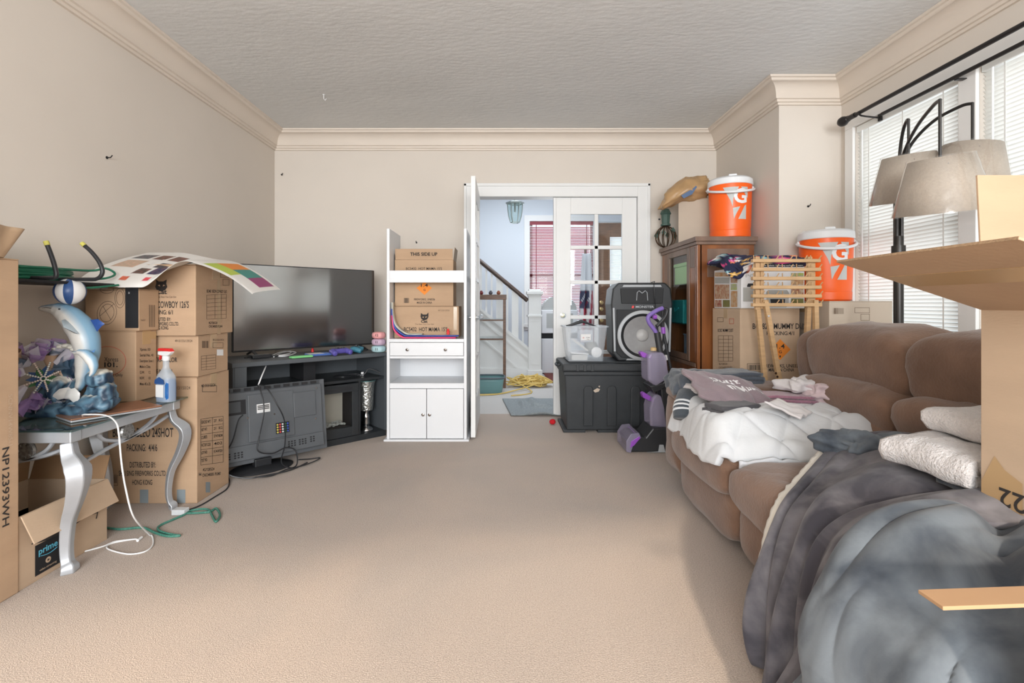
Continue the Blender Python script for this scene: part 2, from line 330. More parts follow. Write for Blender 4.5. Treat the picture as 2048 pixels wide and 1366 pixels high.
# ---------------------------------------------------------------- prints placed by pixel on a plane of known place
def onX(x, y, X): Y = X*F/(x-CX); return Vector((X, Y, CH-(y-CY)*Y/F))
class Pr:
    def __init__(s, t, face, val, off=.0016): s.t = t; s.face = face; s.val = val; s.b = MB(); s.off = off
    def pt(s, x, y, k=1):
        if s.face == 'Y': p = at(x, y, s.val); return p+Vector((0, -s.off*k, 0))
        p = onX(x, y, s.val); return p+Vector((s.off*k if s.val < 0 else -s.off*k, 0, 0))
    def poly(s, pts, k=1): s.b.add([s.pt(x, y, k) for x, y in pts], [tuple(range(len(pts)))]); return s
    def rect(s, x0, y0, x1, y1, k=1): return s.poly([(x0, y1), (x1, y1), (x1, y0), (x0, y0)], k)
    def frame(s, x0, y0, x1, y1, w=.7):
        s.rect(x0, y0, x1, y0+w); s.rect(x0, y1-w, x1, y1); s.rect(x0, y0, x0+w, y1); return s.rect(x1-w, y0, x1, y1)
    def table(s, x0, y0, x1, y1, rows, cols=(.55,), w=.6, sk=0):       # sk: how far the right end rises, in pixels
        for r in range(rows+1): y = lerp(y0, y1, r/rows); s.poly([(x0, y+w), (x1, y+w-sk*(1)), (x1, y-sk), (x0, y)])
        for c in (0, *cols, 1): x = lerp(x0, x1, c); s.poly([(x-w/2, y1-sk*c), (x+w/2, y1-sk*c), (x+w/2, y0-sk*c), (x-w/2, y0-sk*c)])
        return s
    def bars(s, x0, y0, x1, y1, n=14):
        rnd = random.Random(int(x0*7+y0)); x = x0; st = (x1-x0)/n
        for i in range(n): s.rect(x0+i*st, y0, x0+i*st+st*rnd.choice((.3, .5, .75)), y1)
        return s
    def done(s, m='ink', name='print'): return s.b.build(name, m, s.t, world=True)
def W(t, s, x0, x1, yc, cap, face, val, m='ink', bold=.012, rise=0, name='lettering', off=.0018):
    pr = Pr(t, face, val, off); a = pr.pt(x0, yc+rise/2); c = pr.pt(x1, yc-rise/2); r = c-a; mid = (a+c)/2
    depth = mid.y; size = cap*depth/F/.7
    b = text_mb(s, size, 1, bold, 'CENTER')
    if not b.v: return
    w0 = max(p[0] for p in b.v)-min(p[0] for p in b.v); cx_ = (max(p[0] for p in b.v)+min(p[0] for p in b.v))/2; k = r.length/w0
    M = face_M(mid, r, (0, 0, 1)); b.v = [tuple(M @ Vector(((p[0]-cx_)*k, p[1], 0))) for p in b.v]
    return b.build(name, m, t, world=True)
# ---------------------------------------------------------------- cartons
def carton(label, x0, x1, y0, y1, z0, z1, m='cardboard', rotz=0, tape='tape', name='cardboard_box', group=None, flaps=True):
    w_, d_, h_ = x1-x0, y1-y0, z1-z0
    t = thing(name, label, 'box', ((x0+x1)/2, (y0+y1)/2, z0), rotz, group)
    MB().box(-w_/2, w_/2, -d_/2, d_/2, 0, h_-(.004 if flaps else 0)).build('body', m, t, bevel=.004)
    if flaps:
        for s in (-1, 1): MB().box(-w_/2, w_/2, min(s*.0015, s*d_/2), max(s*.0015, s*d_/2), h_-.004, h_).build('flap', m, t, bevel=.0012)
    if tape:
        b = MB(); q = .0009
        b.box(-w_/2-q, w_/2+q, -.028, .028, h_, h_+q)
        for s in (-1, 1): b.box(min(s*w_/2, s*(w_/2+q)), max(s*w_/2, s*(w_/2+q)), -.028, .028, h_-.07, h_)
        b.build('packing_tape', tape, t)
    return t
# ---------------------------------------------------------------- french doors
mat('door_white', (.80, .80, .79), .4, var=.03, vs=3); glass('door_glass', (.97, .99, 1), .07); glass('crystal', (.9, .95, 1), .35, .05)
def leaf(name, label, loc, rotz, w_=.75, h_=2.03, knob_s=1, astragal=False):
    t = thing(name, label, 'door', loc, rotz); th = .036; st = .135; tr = .155; gw = w_-2*st; mu = .034; rows = 5; br = .28
    gh = h_-tr-br; ph = (gh-(rows-1)*mu)/rows; pw = (gw-mu)/2
    b = MB(); b.box(0, st, -th/2, th/2, 0, h_); b.box(w_-st, w_, -th/2, th/2, 0, h_); b.box(st, w_-st, -th/2, th/2, 0, br); b.box(st, w_-st, -th/2, th/2, h_-tr, h_)
    b.build('door_frame', 'door_white', t, bevel=.003)
    b = MB(); b.box(st+pw, st+pw+mu, -th/2+.004, th/2-.004, br, h_-tr)
    for r in range(1, rows): z = br+r*(ph+mu)-mu; b.box(st, w_-st, -th/2+.004, th/2-.004, z, z+mu)
    b.build('muntin_grid', 'door_white', t, bevel=.003)
    for r in range(rows):
        for c in range(2): MB().box(st+c*(pw+mu), st+c*(pw+mu)+pw, -.002, .002, br+r*(ph+mu), br+r*(ph+mu)+ph).build('pane', 'door_glass', t)
    for s in (-1, 1):
        k = MB(); k.lathe([(.024, 0), (.024, .004), (.008, .006), (.008, .02), (.02, .026), (.027, .04), (.022, .055), (.0, .06)], 12, Matrix.Translation((w_-.06, s*th/2, .93)) @ Matrix.Rotation(-s*PI/2, 4, 'X')); k.build('door_knob', 'crystal', t, smooth=40)
        k = MB(); k.lathe([(.022, 0), (.022, .003)], 14, Matrix.Translation((w_-.06, s*th/2, .93)) @ Matrix.Rotation(-s*PI/2, 4, 'X')); k.build('rosette', 'brass', t)
    for z in (.2, 1.0, 1.78): MB().tube([(0, -th/2-.004, z), (0, -th/2-.004, z+.09)], .007, 8).build('hinge', 'white_paint', t)
    if astragal: MB().box(w_, w_+.025, -th/2-.008, th/2, 0, h_).build('astragal', 'door_white', t, bevel=.003)
    return t
struct(leaf('door_1', 'open white French door leaf standing square to the wall', (-.2275, YB-.01, .012), -PI/2))
struct(leaf('door_2', 'closed white French door leaf behind the black storage trunk', (DX1-.004, YB+.03, .012), PI, astragal=True))
b = MB(); cw = .10
b.box(DX0-cw, DX0, YB-.022, YB, 0, DT+cw+.005); b.box(DX1, DX1+cw, YB-.022, YB, 0, DT+cw+.005); b.box(DX0, DX1, YB-.022, YB, DT, DT+cw+.005)
b.box(DX0-cw-.012, DX0-cw+.012, YB-.034, YB, 0, DT+cw+.02); b.box(DX1+cw-.012, DX1+cw+.012, YB-.034, YB, 0, DT+cw+.02); b.box(DX0-cw-.012, DX1+cw+.012, YB-.034, YB, DT+cw-.006, DT+cw+.022)
struct(b.build('trim_door_casing', 'door_white', bevel=.004))
b = MB(); b.box(DX0-.02, DX0, YB, YB+.12, 0, DT+.02); b.box(DX1, DX1+.02, YB, YB+.12, 0, DT+.02); b.box(DX0, DX1, YB, YB+.12, DT, DT+.02)
struct(b.build('trim_door_jamb', 'door_white'))
# ---------------------------------------------------------------- hall beyond
mat('hall_wall', (.66, .70, .75), .8); mat('wood_dark', (.10, .065, .05), .35, var=.4, vs=3, stretch=(1, 1, 14)); mat('wood_brown', (.20, .095, .05), .4, var=.4, vs=4, stretch=(2, 2, 14))
HB0, HB1, HBZ0, HBZ1 = .46, 1.54, .72, 2.46; FD0, FD1 = 1.63, 2.52
b = MB(); b.box(HX0, HB0, HY, HY+.1, 0, HH); b.box(HB0, HB1, HY, HY+.1, 0, HBZ0); b.box(HB0, HB1, HY, HY+.1, HBZ1, HH); b.box(HB1, FD0, HY, HY+.1, 0, HH); b.box(FD0, FD1, HY, HY+.1, 2.45, HH); b.box(FD1, HX1, HY, HY+.1, 0, HH)
struct(b.build('wall_hall', 'hall_wall'))
struct(MB().box(HX0-.1, HX0, HW, HY+.1, 0, HH).build('wall_hall_left', 'hall_wall')); struct(MB().box(HX1, HX1+.1, HW, HY+.1, 0, HH).build('wall_hall_right', 'hall_wall'))
b = MB(); b.box(HX0, -2.3, HW-.1, HW, 0, HH); b.box(-2.3, 2.64, HW-.02, HW, H+.1, HH); struct(b.build('wall_hall_front', 'hall_wall'))
struct(MB().box(HX0-.1, HX1+.1, HW-.1, HY+.1, HH, HH+.1).build('ceiling_hall', 'hall_wall'))
t = bpy.data.objects.new('window_4', None); COL.objects.link(t); struct(t)
b = MB(); Y = HY+.03
for a in ((HB0, HB0+.05, HBZ0, HBZ1), (HB1-.05, HB1, HBZ0, HBZ1), (HB0, HB1, HBZ0, HBZ0+.05), (HB0, HB1, HBZ1-.05, HBZ1), (HB0, HB1, 1.52, 1.57)): b.box(a[0], a[1], Y, Y+.06, a[2], a[3])
b.build('window_frame', 'vinyl', t); MB().box(HB0+.05, HB1-.05, Y+.03, Y+.034, HBZ0+.05, HBZ1-.05).build('pane', 'pane_glass', t)
b = MB(); b.box(HB0-.09, HB0, HY-.02, HY, HBZ0-.1, HBZ1+.1); b.box(HB1, HB1+.085, HY-.02, HY, HBZ0-.1, HBZ1+.1); b.box(HB0, HB1, HY-.02, HY, HBZ1, HBZ1+.1); b.box(HB0-.1, HB1+.085, HY-.05, HY, HBZ0-.05, HBZ0); struct(b.build('trim_hall_window', 'trim_white'))
translucent('red_slat', (.30, .045, .06), .35); mat('red_rail', (.25, .03, .045), .5)
t = thing('window_blind', 'dark red slatted blind over the hall window', 'blind', ((HB0+HB1)/2, HY+.01, HBZ0)); wb = HB1-HB0-.01; hb = HBZ1-HBZ0
MB().box(-wb/2, wb/2, -.02, .018, hb-.06, hb-.002).build('headrail', 'red_rail', t); n = 62
b = MB(); tl = math.radians(24); b.add([(x, s*.014*math.cos(tl), -s*.014*math.sin(tl)) for s in (-1, 1) for x in (-wb/2, wb/2)], [(0, 1, 3, 2)])
s0 = b.build('slat', 'red_slat', t, loc=(0, 0, .02))
for i in range(1, n): copy_part(s0, t, (0, 0, .02+i*(hb-.1)/n))
b = MB()
for q in (-.4, 0, .4): b.box(q*wb-.006, q*wb+.006, -.017, -.0155, 0, hb-.05)
b.build('ladder_tape', 'red_rail', t)
# front door of the hall
t = bpy.data.objects.new('door_3', None); COL.objects.link(t); t.location = (FD0, HY+.02, 0); struct(t); t['label'] = 'brown wooden front door with a glazed opening and brass locks'
b = MB(); wd = FD1-FD0
for a in ((0, .2, 0, 2.44), (wd-.12, wd, 0, 2.44), (.2, wd-.12, 0, 1.15), (.2, wd-.12, 2.2, 2.44)): b.box(a[0], a[1], 0, .05, a[2], a[3])
b.build('door_frame', 'wood_brown', t, bevel=.004); MB().box(.2, wd-.12, .02, .026, 1.15, 2.2).build('pane', 'pane_glass', t)
sl_ = MB(); sl_.add([(x, s*.01, -s*.006) for s in (-1, 1) for x in (.205, wd-.125)], [(0, 1, 3, 2)]); s0 = sl_.build('slat', 'blind_slat', t, loc=(0, -.0, 1.17))
for i in range(1, 42): copy_part(s0, t, (0, 0, 1.17+i*.0245))
for z in (1.08, .97, .78):
    k = MB(); k.lathe([(.035, 0), (.035, .012), (.02, .02), (.03, .035), (.03, .05), (0, .056)], 14, Matrix.Translation((.05, 0, z)) @ Matrix.Rotation(PI/2, 4, 'X')); k.build('door_lock', 'brass', t, smooth=40)
# staircase
SY = 7.0
t = bpy.data.objects.new('trim_staircase', None); COL.objects.link(t); struct(t); t['label'] = 'white staircase with dark handrail rising to the left in the hall'
sl2 = .83
def kz(X): return .64-sl2*(X-.105)
def rz(X): return 1.11+sl2*(.35-X)
b = MB(); pts = [(-1.9, 0), (.4, 0), (.4, kz(.4)), (-1.9, kz(-1.9))]; b.prism(pts, .06, Matrix.Translation((0, SY+.03, 0)) @ Matrix.Rotation(PI/2, 4, 'X')); b.build('knee_wall', 'white_paint', t)
b = MB()
def strip(o, x0, x1, th, d): b.prism([(x0, kz(x0)+o), (x1, kz(x1)+o), (x1, kz(x1)+o+th), (x0, kz(x0)+o+th)], d, Matrix.Translation((0, SY-.03, 0)) @ Matrix.Rotation(PI/2, 4, 'X'))
strip(-.03, -1.9, .38, .05, .02); strip(-.16, -1.9, .38, .03, .014); strip(-.42, -1.9, .3, .03, .014)
b.box(-1.9, .4, SY-.05, SY-.03, 0, .14); b.build('moulding', 'white_paint', t)
gaps = [-1.07, -.93, -.85, -.71, -.63, -.49, -.415, -.27, -.193, -.116, .03, .107, .254, .33]
for i in range(len(gaps)-1):
    x0, x1 = gaps[i]+.026, gaps[i+1]-.026; m_ = (x0+x1)/2
    bb = MB(); bb.prism([(x0, kz(x0)), (x1, kz(x1)), (x1, rz(x1)-.03), (x0, rz(x0)-.03)], .025, Matrix.Translation((0, SY+.012, 0)) @ Matrix.Rotation(PI/2, 4, 'X')); bb.build('baluster', 'white_paint', t)
b = MB(); b.tube([(-1.8, SY, rz(-1.8)), (.36, SY, rz(.36))], .045, 10, flat=.7, up=(0, 0, 1)); b.build('handrail', 'wood_dark', t, smooth=60)
b = MB(); c = .458; b.box(c-.09, c+.09, SY-.09, SY+.09, 0, 1.17); b.build('newel_post', 'white_paint', t, bevel=.004)
b = MB(); b.box(c-.115, c+.115, SY-.115, SY+.115, 1.19, 1.235); b.box(c-.1, c+.1, SY-.1, SY+.1, 1.17, 1.19); b.box(c-.085, c+.085, SY-.085, SY+.085, 1.235, 1.265); b.box(c-.105, c+.105, SY-.105, SY+.105, 0, .12); b.box(c-.105, c+.105, SY-.105, SY+.105, .87, .9); b.build('newel_cap', 'white_paint', t, bevel=.005)
b = MB()
for a in ((c-.055, c-.05), (c+.05, c+.055)): b.box(a[0], a[1], SY-.094, SY-.09, .2, .82)
for a in ((.2, .205), (.815, .82)): b.box(c-.05, c+.05, SY-.094, SY-.09, a[0], a[1])
b.build('panel_bead', 'white_paint', t)
for i in range(8): MB().box(.3-.22*(i+1), .3-.22*i, SY+.04, HY-.02, 0 if i == 0 else .183*i-.03, .183*(i+1)).build('step', 'wood_brown', t)
# lantern
t = thing('ceiling_lantern', 'glass and pewter lantern hanging in the hall', 'lamp', at(1030, 405, 6.6)); mat('pewter', (.45, .50, .48), .35, .8); glass('lantern_glass', (.85, .93, .92), .12)
MB().tube([(0, 0, 0), (0, 0, HH-t.location.z)], .012, 8).build('stem', 'pewter', t)
b = MB(); b.lathe([(.04, .02), (.125, .0), (.125, -.02), (.1, -.022)], 6); b.build('canopy', 'pewter', t)
b = MB(); pr_ = [(.1, -.02), (.098, -.1), (.085, -.19), (.06, -.27)]
for j in range(6): a = 2*PI*j/6; b.tube([(r*math.cos(a), r*math.sin(a), z) for r, z in pr_], .006, 6)
for r, z in (pr_[0], pr_[-1]): b.tube([(r*math.cos(2*PI*j/6), r*math.sin(2*PI*j/6), z) for j in range(6)], .006, 6, closed=True)
b.build('cage', 'pewter', t)
for j in range(6):
    q = MB(); q.add([(r*math.cos(2*PI*(j+e)/6)*.98, r*math.sin(2*PI*(j+e)/6)*.98, z) for r, z in pr_ for e in (0, 1)], [(2*i, 2*i+1, 2*i+3, 2*i+2) for i in range(3)]); q.build('pane', 'lantern_glass', t)
MB().tube([(0, 0, -.02), (0, 0, -.13)], .014, 8).build('candle', 'white_plastic', t)
# glass shelf unit
t = thing('shelf_unit', 'brown wooden display shelf with glass shelves in the hall', 'shelf', (-.25, 6.3, 0)); glass('shelf_glass', (.8, .88, .9), .15)
w_, d_, h_ = .55, .34, 1.17
for sx in (-1, 1):
    for sy in (-1, 1): MB().box(sx*w_/2-.018, sx*w_/2+.018, sy*d_/2-.018, sy*d_/2+.018, 0, h_-.06).build('post', 'wood_brown', t)
MB().box(-w_/2-.025, w_/2+.025, -d_/2-.025, d_/2+.025, h_-.06, h_).build('top', 'wood_brown', t, bevel=.004)
for z in (.86, .62, .12): MB().box(-w_/2, w_/2, -d_/2, d_/2, z, z+.008).build('shelf', 'shelf_glass', t)
for z in (.84, .60): MB().box(-w_/2, w_/2, -d_/2-.01, -d_/2+.006, z, z+.02).build('rail', 'wood_brown', t)
for i, (x, cc) in enumerate(((-.02, (.2, .03, .03)), (.1, (.1, .1, .12)), (.2, (.3, .1, .05)))):
    m = mat('trinket%d' % i, cc, .4); bb = MB(); bb.lathe([(.012, 0), (.024, .012), (.026, .03), (.014, .044), (.016, .05), (0, .056)], 12); o = bb.build('trinket', m, smooth=50, loc=(-.25+x, 6.22, h_)); tag(o, ['dark red trinket on the hall display shelf top', 'black trinket on the hall display shelf top', 'brown trinket on the hall display shelf top'][i], 'ornament', 'trinkets on the hall shelf')
# teal tub with grey rim
mat('teal_plastic', (.17, .33, .34), .4); mat('rim_grey', (.10, .13, .15), .45)
t = thing('litter_tub', 'teal plastic tub with a dark grey rim on the hall floor', 'tub', (-.18, 5.86, 0))
b = MB()
def tub(u, v): a = 2*PI*u; r = lerp(.86, 1, v); p = lambda q: math.copysign(abs(q)**.5, q); return (.20*r*p(math.cos(a)), .15*r*p(math.sin(a)), .005+.17*v)
b.grid(tub, 40, 6, True); b.f.append(tuple(range(39, -1, -1))); b.build('pan', 'teal_plastic', t, smooth=50, solid=.004)
p = lambda q: math.copysign(abs(q)**.5, q)
MB().tube([(.205*p(math.cos(2*PI*i/40)), .155*p(math.sin(2*PI*i/40)), .18) for i in range(40)], .011, 6, closed=True).build('rim', 'rim_grey', t, smooth=60)
# tangled yellow cord
mat('yellow_cord', (.72, .52, .16), .5); rnd = random.Random(3); pts = []
for i in range(150):
    a = i*.9+rnd.uniform(-.5, .5); r = rnd.uniform(.04, .26); pts.append((.33+r*1.05*math.cos(a)+.12*math.sin(i*.07), 6.25+r*.6*math.sin(a), .012+abs(rnd.gauss(0, .075))*(1-r*2.2)+(.02 if i % 3 else 0)))
pts = [(-.45, 5.62, .012), (-.2, 5.6, .012), (.05, 5.75, .012)]+[(x, y, max(.012, z)) for x, y, z in pts]+[(.35, 5.8, .012), (.1, 5.55, .012)]
tag(MB().tube(smoothpath(pts, 5), .0085, 6).build('tangled_cable', 'yellow_cord', smooth=60), 'tangled yellow extension cord heaped by the newel post', 'cord')
# crumpled grey rug in the doorway
mat('grey_rug', (.33, .36, .37), .9, var=.25, vs=60, bump=.5, bs=200)
def rug(u, v):
    x = lerp(-.0, .72, u); y = lerp(4.56, 5.36, v); x += .08*(1-v)*(1-u)
    z = .012+.03*sstep(.2, .5, nz(x*4+2, y*5))+.05*math.exp(-((u-.42)/.07)**2-((v-.75)/.2)**2)+.035*math.exp(-((u-.25)/.04)**2-((v-.6)/.25)**2)
    return (x, y, z)
tag(MB().grid(rug, 60, 60).build('door_mat', 'grey_rug', smooth=180, solid=.008), 'crumpled grey door mat lying in the doorway', 'rug')
mat('red_rug', (.20, .05, .04), .9, var=.5, vs=30)
tag(MB().box(.62, 1.5, 6.5, 7.9, .002, .014).build('hall_rug', 'red_rug', bevel=.003), 'dark red rug on the hall floor behind the newel post', 'rug')
# white appliance behind the newel
t = thing('appliance', 'white and grey appliance half hidden behind the newel post', 'appliance', (.86, 7.55, .014)); mat('appl_grey', (.45, .46, .45), .5)
MB().box(-.27, .27, -.2, .2, 0, .52).build('cabinet', 'white_laminate', t, bevel=.01); MB().box(-.27, .27, -.18, .2, .52, .6).build('recess', 'black_matte', t)
MB().box(-.27, .27, -.2, .2, .6, .95).build('body', 'white_laminate', t, bevel=.01); MB().box(-.2, .2, -.203, -.2, .68, .9).build('door', 'appl_grey', t)
b = MB(); b.prism([(.26*math.cos(a*PI/14), .22*math.sin(a*PI/14)) for a in range(15)], .36, Matrix.Translation((0, .18, .95)) @ Matrix.Rotation(PI/2, 4, 'X')); b.build('domed_lid', 'appl_grey', t, smooth=40)
# flag on a stand
t = thing('flag', 'red white and blue flag hanging limp on a pole in the hall', 'flag', (1.04, 6.1, 0)); vcol('flag_cloth', .85)
MB().tube([(0, .05, .02), (0, .05, 1.75)], .012, 8).build('pole', 'wood_brown', t); MB().lathe([(.12, 0), (.12, .015), (.02, .03)], 18, Matrix.Translation((0, .05, 0))).build('base', 'black_matte', t)
b = MB(); nu, nv = 26, 50
def fg(u, v): wd = lerp(.05, .12, v)*(1-.3*v*v); return ((u-.45)*2*wd+.02*math.sin(u*9), .05*math.sin(u*14+v*3)*(.3+v), 1.68-1.1*v)
b.grid(fg, nu, nv); b.c = []
for j in range(nv):
    for i in range(nu):
        v = j/(nv-1); u = i/(nu-1)
        b.c.append((.75, .76, .8) if v < .42 else ((.035, .05, .11) if v < .62 and u < .7 and (i+j) % 7 else ((.5, .02, .07) if int(u*7+v*3) % 2 else (.75, .74, .76))))
b.build('cloth', 'flag_cloth', t, smooth=180)
# red pompom
p = fl(1105, 849); b = MB(); b.pillow((0, 0, 0), (.027, .024, .024), (1, 1), fn=lambda q: q*(1+.12*nz(q.x*150, q.y*150, q.z*150)), nu=24, nv=14)
mat('red_fuzz', (.55, .012, .02), .9); tag(b.build('pompom', 'red_fuzz', smooth=180, loc=(p.x, p.y, .024)), 'small fuzzy red ball on the carpet by the doorway', 'toy')
# ---------------------------------------------------------------- left side: metal table
mat('silver', (.55, .58, .62), .4, .5, var=.12, vs=8); mat('pewter_disc', (.42, .42, .41), .4, .8, var=.5, vs=90); glass('table_glass', (.62, .74, .74), .12)
TZ = .555
t = thing('end_table', 'silver metal side table with glass top and cabriole legs', 'table', (-1.855, 2.2, 0))
LX, LY = .165, .295
def leg(sx, sy):
    d = Vector((sx, sy*.35, 0)).normalized(); c = Vector((sx*LX, sy*LY, 0))
    prof_ = [(0, TZ-.05, .032), (.012, TZ-.10, .036), (.055, TZ-.145, .05), (.06, TZ-.20, .046), (.035, TZ-.28, .037), (.0, TZ-.36, .031), (-.012, .10, .027), (-.006, .04, .026), (.008, .022, .034), (.008, .0, .036)]
    P = smoothpath([c+d*a+Vector((0, 0, z)) for a, z, r in prof_], 3); R = []
    for i in range(len(prof_)-1):
        for j in range(3): R.append(lerp(prof_[i][2], prof_[i+1][2], j/3))
    R.append(prof_[-1][2]); b = MB(); b.tube(P, R, 4, flat=.62, up=d); b.build('leg', 'silver', t, smooth=35, bevel=.004)
for sx in (-1, 1):
    for sy in (-1, 1): leg(sx, sy)
b = MB(); a = .045
for s in (-1, 1): b.box(-LX-.03, LX+.03, s*LY-.025, s*LY+.025, TZ-a-.003, TZ-.003); b.box(s*LX-.025, s*LX+.025, -LY, LY, TZ-a-.003, TZ-.003)
b.build('apron', 'silver', t, bevel=.004)
def scroll(p0, p1):                                            # curved bars and a medallion under each apron rail
    p0, p1 = Vector(p0), Vector(p1); L_ = (p1-p0).length; e = (p1-p0)/L_; b = MB()
    up = lambda s_, z: p0+e*(s_*L_)+Vector((0, 0, z))
    b.tube(smoothpath([up(.22, TZ-.05), up(.30, TZ-.09), up(.5, TZ-.115), up(.72, TZ-.085), up(.82, TZ-.05)], 6), .009, 6)
    b.tube(smoothpath([up(.06, TZ-.155), up(.3, TZ-.13), up(.5, TZ-.118), up(.75, TZ-.10), up(.95, TZ-.075)], 6), .009, 6); b.build('scroll_bar', 'silver', t, smooth=60)
    n_ = e.cross(Vector((0, 0, 1))); b = MB(); M_ = Matrix.Translation(up(.5, TZ-.083)) @ n_.to_track_quat('Z', 'Y').to_matrix().to_4x4()
    b.lathe([(.034, -.008), (.038, 0), (.034, .008)], 22, M_)
    for k in range(8): b.lathe([(.006, .006), (.007, .011), (0, .012)], 8, M_ @ Matrix.Translation((.026*math.cos(k*PI/4), .026*math.sin(k*PI/4), 0))); b.lathe([(.006, -.006), (.007, -.011), (0, -.012)], 8, M_ @ Matrix.Translation((.026*math.cos(k*PI/4), .026*math.sin(k*PI/4), 0)))
    b.build('medallion', 'pewter_disc', t)
scroll((-LX, -LY, 0), (LX, -LY, 0)); scroll((LX, -LY, 0), (LX, LY, 0))
MB().box(-LX-.055, LX+.055, -LY-.05, LY+.05, TZ, TZ+.009).build('glass_top', 'table_glass', t, bevel=.003)
TT = TZ+.009
# ---------------------------------------------------------------- dolphin figurine (painted resin)
vcol('resin', .3, bump=.1, bs=40); vcol('wave_paint', .4, bump=.25, bs=60); mat('ball_blue', (.03, .085, .25), .35)
DYY = 2.13
t = thing('dolphin_figurine', 'painted dolphin statue balancing a blue and white ball on glass table', 'figurine', (-1.86, DYY, TT))
def dolphin(name, ctr, m, dy=0, squash=.85):
    P = [at(x, y, DYY)+Vector((0, dy, 0)) for x, y, r in ctr]; R = [r*DYY/F for x, y, r in ctr]; Q = smoothpath(P, 5); RR = []
    for i in range(len(R)-1):
        for j in range(5): RR.append(lerp(R[i], R[i+1], sstep(0, 1, j/5)))
    RR.append(R[-1]); b = MB(); n = 20; b.c = []
    k = len(Q); b.tube(Q, RR, n, flat=1, up=(0, 1, 0))
    # paint: dark back, pale belly; the back lies on the outer (right/up) side of the bend
    for i in range(k):
        tg = (Q[min(i+1, k-1)]-Q[max(i-1, 0)]).normalized(); out = Vector((-tg.z, 0, tg.x))
        if out.dot(Vector((1, 0, .6))) < 0: out = -out
        for j in range(n):
            o_ = (Vector(b.v[i*n+j])-Q[i]); d = o_.normalized().dot(out) if o_.length > 1e-6 else 0
            f_ = sstep(.25, .85, d); b.c.append(tuple(lerp(a, c, f_) for a, c in zip((.70, .68, .64), (.20, .36, .50))))
    b.build(name, 'resin', m, smooth=180, world=True)
ctr = [(80, 617, 3.5), (87, 617, 6), (97, 617, 8), (107, 618, 10.5), (118, 620, 14.5), (130, 626, 18.5), (143, 636, 21.5), (158, 653, 24), (170, 675, 24), (175, 700, 21.5), (173, 724, 18.5), (168, 747, 14.5), (162, 766, 9), (156, 780, 6)]
dolphin('body', ctr, t)
def fin(name, pts, th, col, dy=0):
    b = MB(); P = [at(x, y, DYY)+Vector((0, dy, 0)) for x, y in pts]; n = len(P); c = sum(P, Vector())/n
    vs = [p for p in P]+[c+Vector((0, -th, 0)), c+Vector((0, th, 0))]; b.add(vs, [(i, (i+1) % n, n) for i in range(n)]+[((i+1) % n, i, n+1) for i in range(n)]); b.c = [col]*(n+2)
    b.build(name, 'resin', t, smooth=60, world=True)
fin('dorsal_fin', [(176, 640), (192, 638), (206, 648), (199, 653), (190, 664)], .012, (.025, .07, .25), .01)
fin('pectoral_fin', [(146, 640), (153, 638), (166, 650), (180, 667), (170, 665), (156, 656)], .03, (.45, .53, .58), -.055)
fin('tail_fluke', [(150, 772), (128, 776), (112, 785), (106, 795), (130, 797), (158, 790), (160, 780)], .02, (.68, .66, .62), -.03)
fin('tail_fluke', [(155, 775), (170, 772), (180, 782), (179, 793), (170, 803), (160, 795), (148, 793)], .02, (.66, .66, .64), -.05)
b = MB(); e = at(134, 618, DYY); b.pillow((e.x, e.y-.037, e.z), (.004, .004, .003), (1, 1), nu=10, nv=8); b.build('eye', 'black_plastic', t, world=True, smooth=180)
b = MB(); P = [at(84, 616, DYY), at(100, 614, DYY), at(118, 616, DYY)]; b.tube([p+Vector((0, -.009-.010*i, -.002)) for i, p in enumerate(P)], .0013, 6); b.build('mouth_line', 'dark_metal', t, world=True)
dolphin('calf', [(168, 702, 1), (176, 703, 3), (184, 702, 6), (195, 706, 9), (205, 716, 10), (210, 728, 8), (209, 740, 5), (203, 748, 2)], t, -.06)
fin('calf_fin', [(204, 700), (214, 696), (211, 703)], .006, (.08, .2, .42), -.06)
c = at(140, 583, DYY); R_ = 26*DYY/F
b = MB(); b.pillow(tuple(c), (R_, R_, R_), (1, 1), nu=32, nv=20); b.build('ball', 'white_plastic', t, world=True, smooth=180)
for a0 in (-.62, .62, 2.2, 3.9):
    q = MB(); q.grid(lambda u, v: tuple(c+Vector((math.sin(a0+(u-.5)*.62)*math.sin(PI*v), -math.cos(a0+(u-.5)*.62)*math.sin(PI*v), math.cos(PI*v)))*(R_*1.008)), 8, 16); q.build('ball_panel', 'ball_blue', t, world=True, smooth=180)
def wave(name, cx_, cy_, hx, hy, seed, dy=0, hd=.06, foam=.5):
    c_ = at(cx_, cy_, DYY)+Vector((0, dy, 0)); b = MB(); sx, sz = hx*DYY/F, hy*DYY/F
    def fn(q): n_ = nz(q.x*14+seed, q.y*14, q.z*14)+.5*nz(q.x*40+seed, q.y*40, q.z*40); return q*(1+.38*n_)+Vector((.012*nz(q.z*30+seed, q.x*8), 0, .010*nz(q.x*45+seed, 2)))
    b.pillow(tuple(c_), (sx, hd, sz), (.75, .75), nu=56, nv=32, fn=fn); b.c = []; zb = TT+.001
    for i, v in enumerate(b.v):
        rel = (v[2]-c_.z)/sz; s = nz(v[0]*55+seed, v[1]*55, v[2]*10); f_ = sstep(foam, foam+.25, rel+.35*nz(v[0]*30, v[1]*30, v[2]*30))
        base = tuple(lerp(a, k_, sstep(-.4, .5, s)) for a, k_ in zip((.012, .03, .06), (.11, .21, .29))); b.c.append(tuple(lerp(a, k_, f_) for a, k_ in zip(base, (.62, .60, .53))))
        if v[2] < zb: b.v[i] = (v[0], v[1], zb)
    b.build(name, 'wave_paint', t, smooth=180, world=True)
wave('wave_base', 130, 816, 72, 17, 1, 0, .085, .75); wave('wave_base', 180, 806, 42, 18, 2, .01, .075, .8)
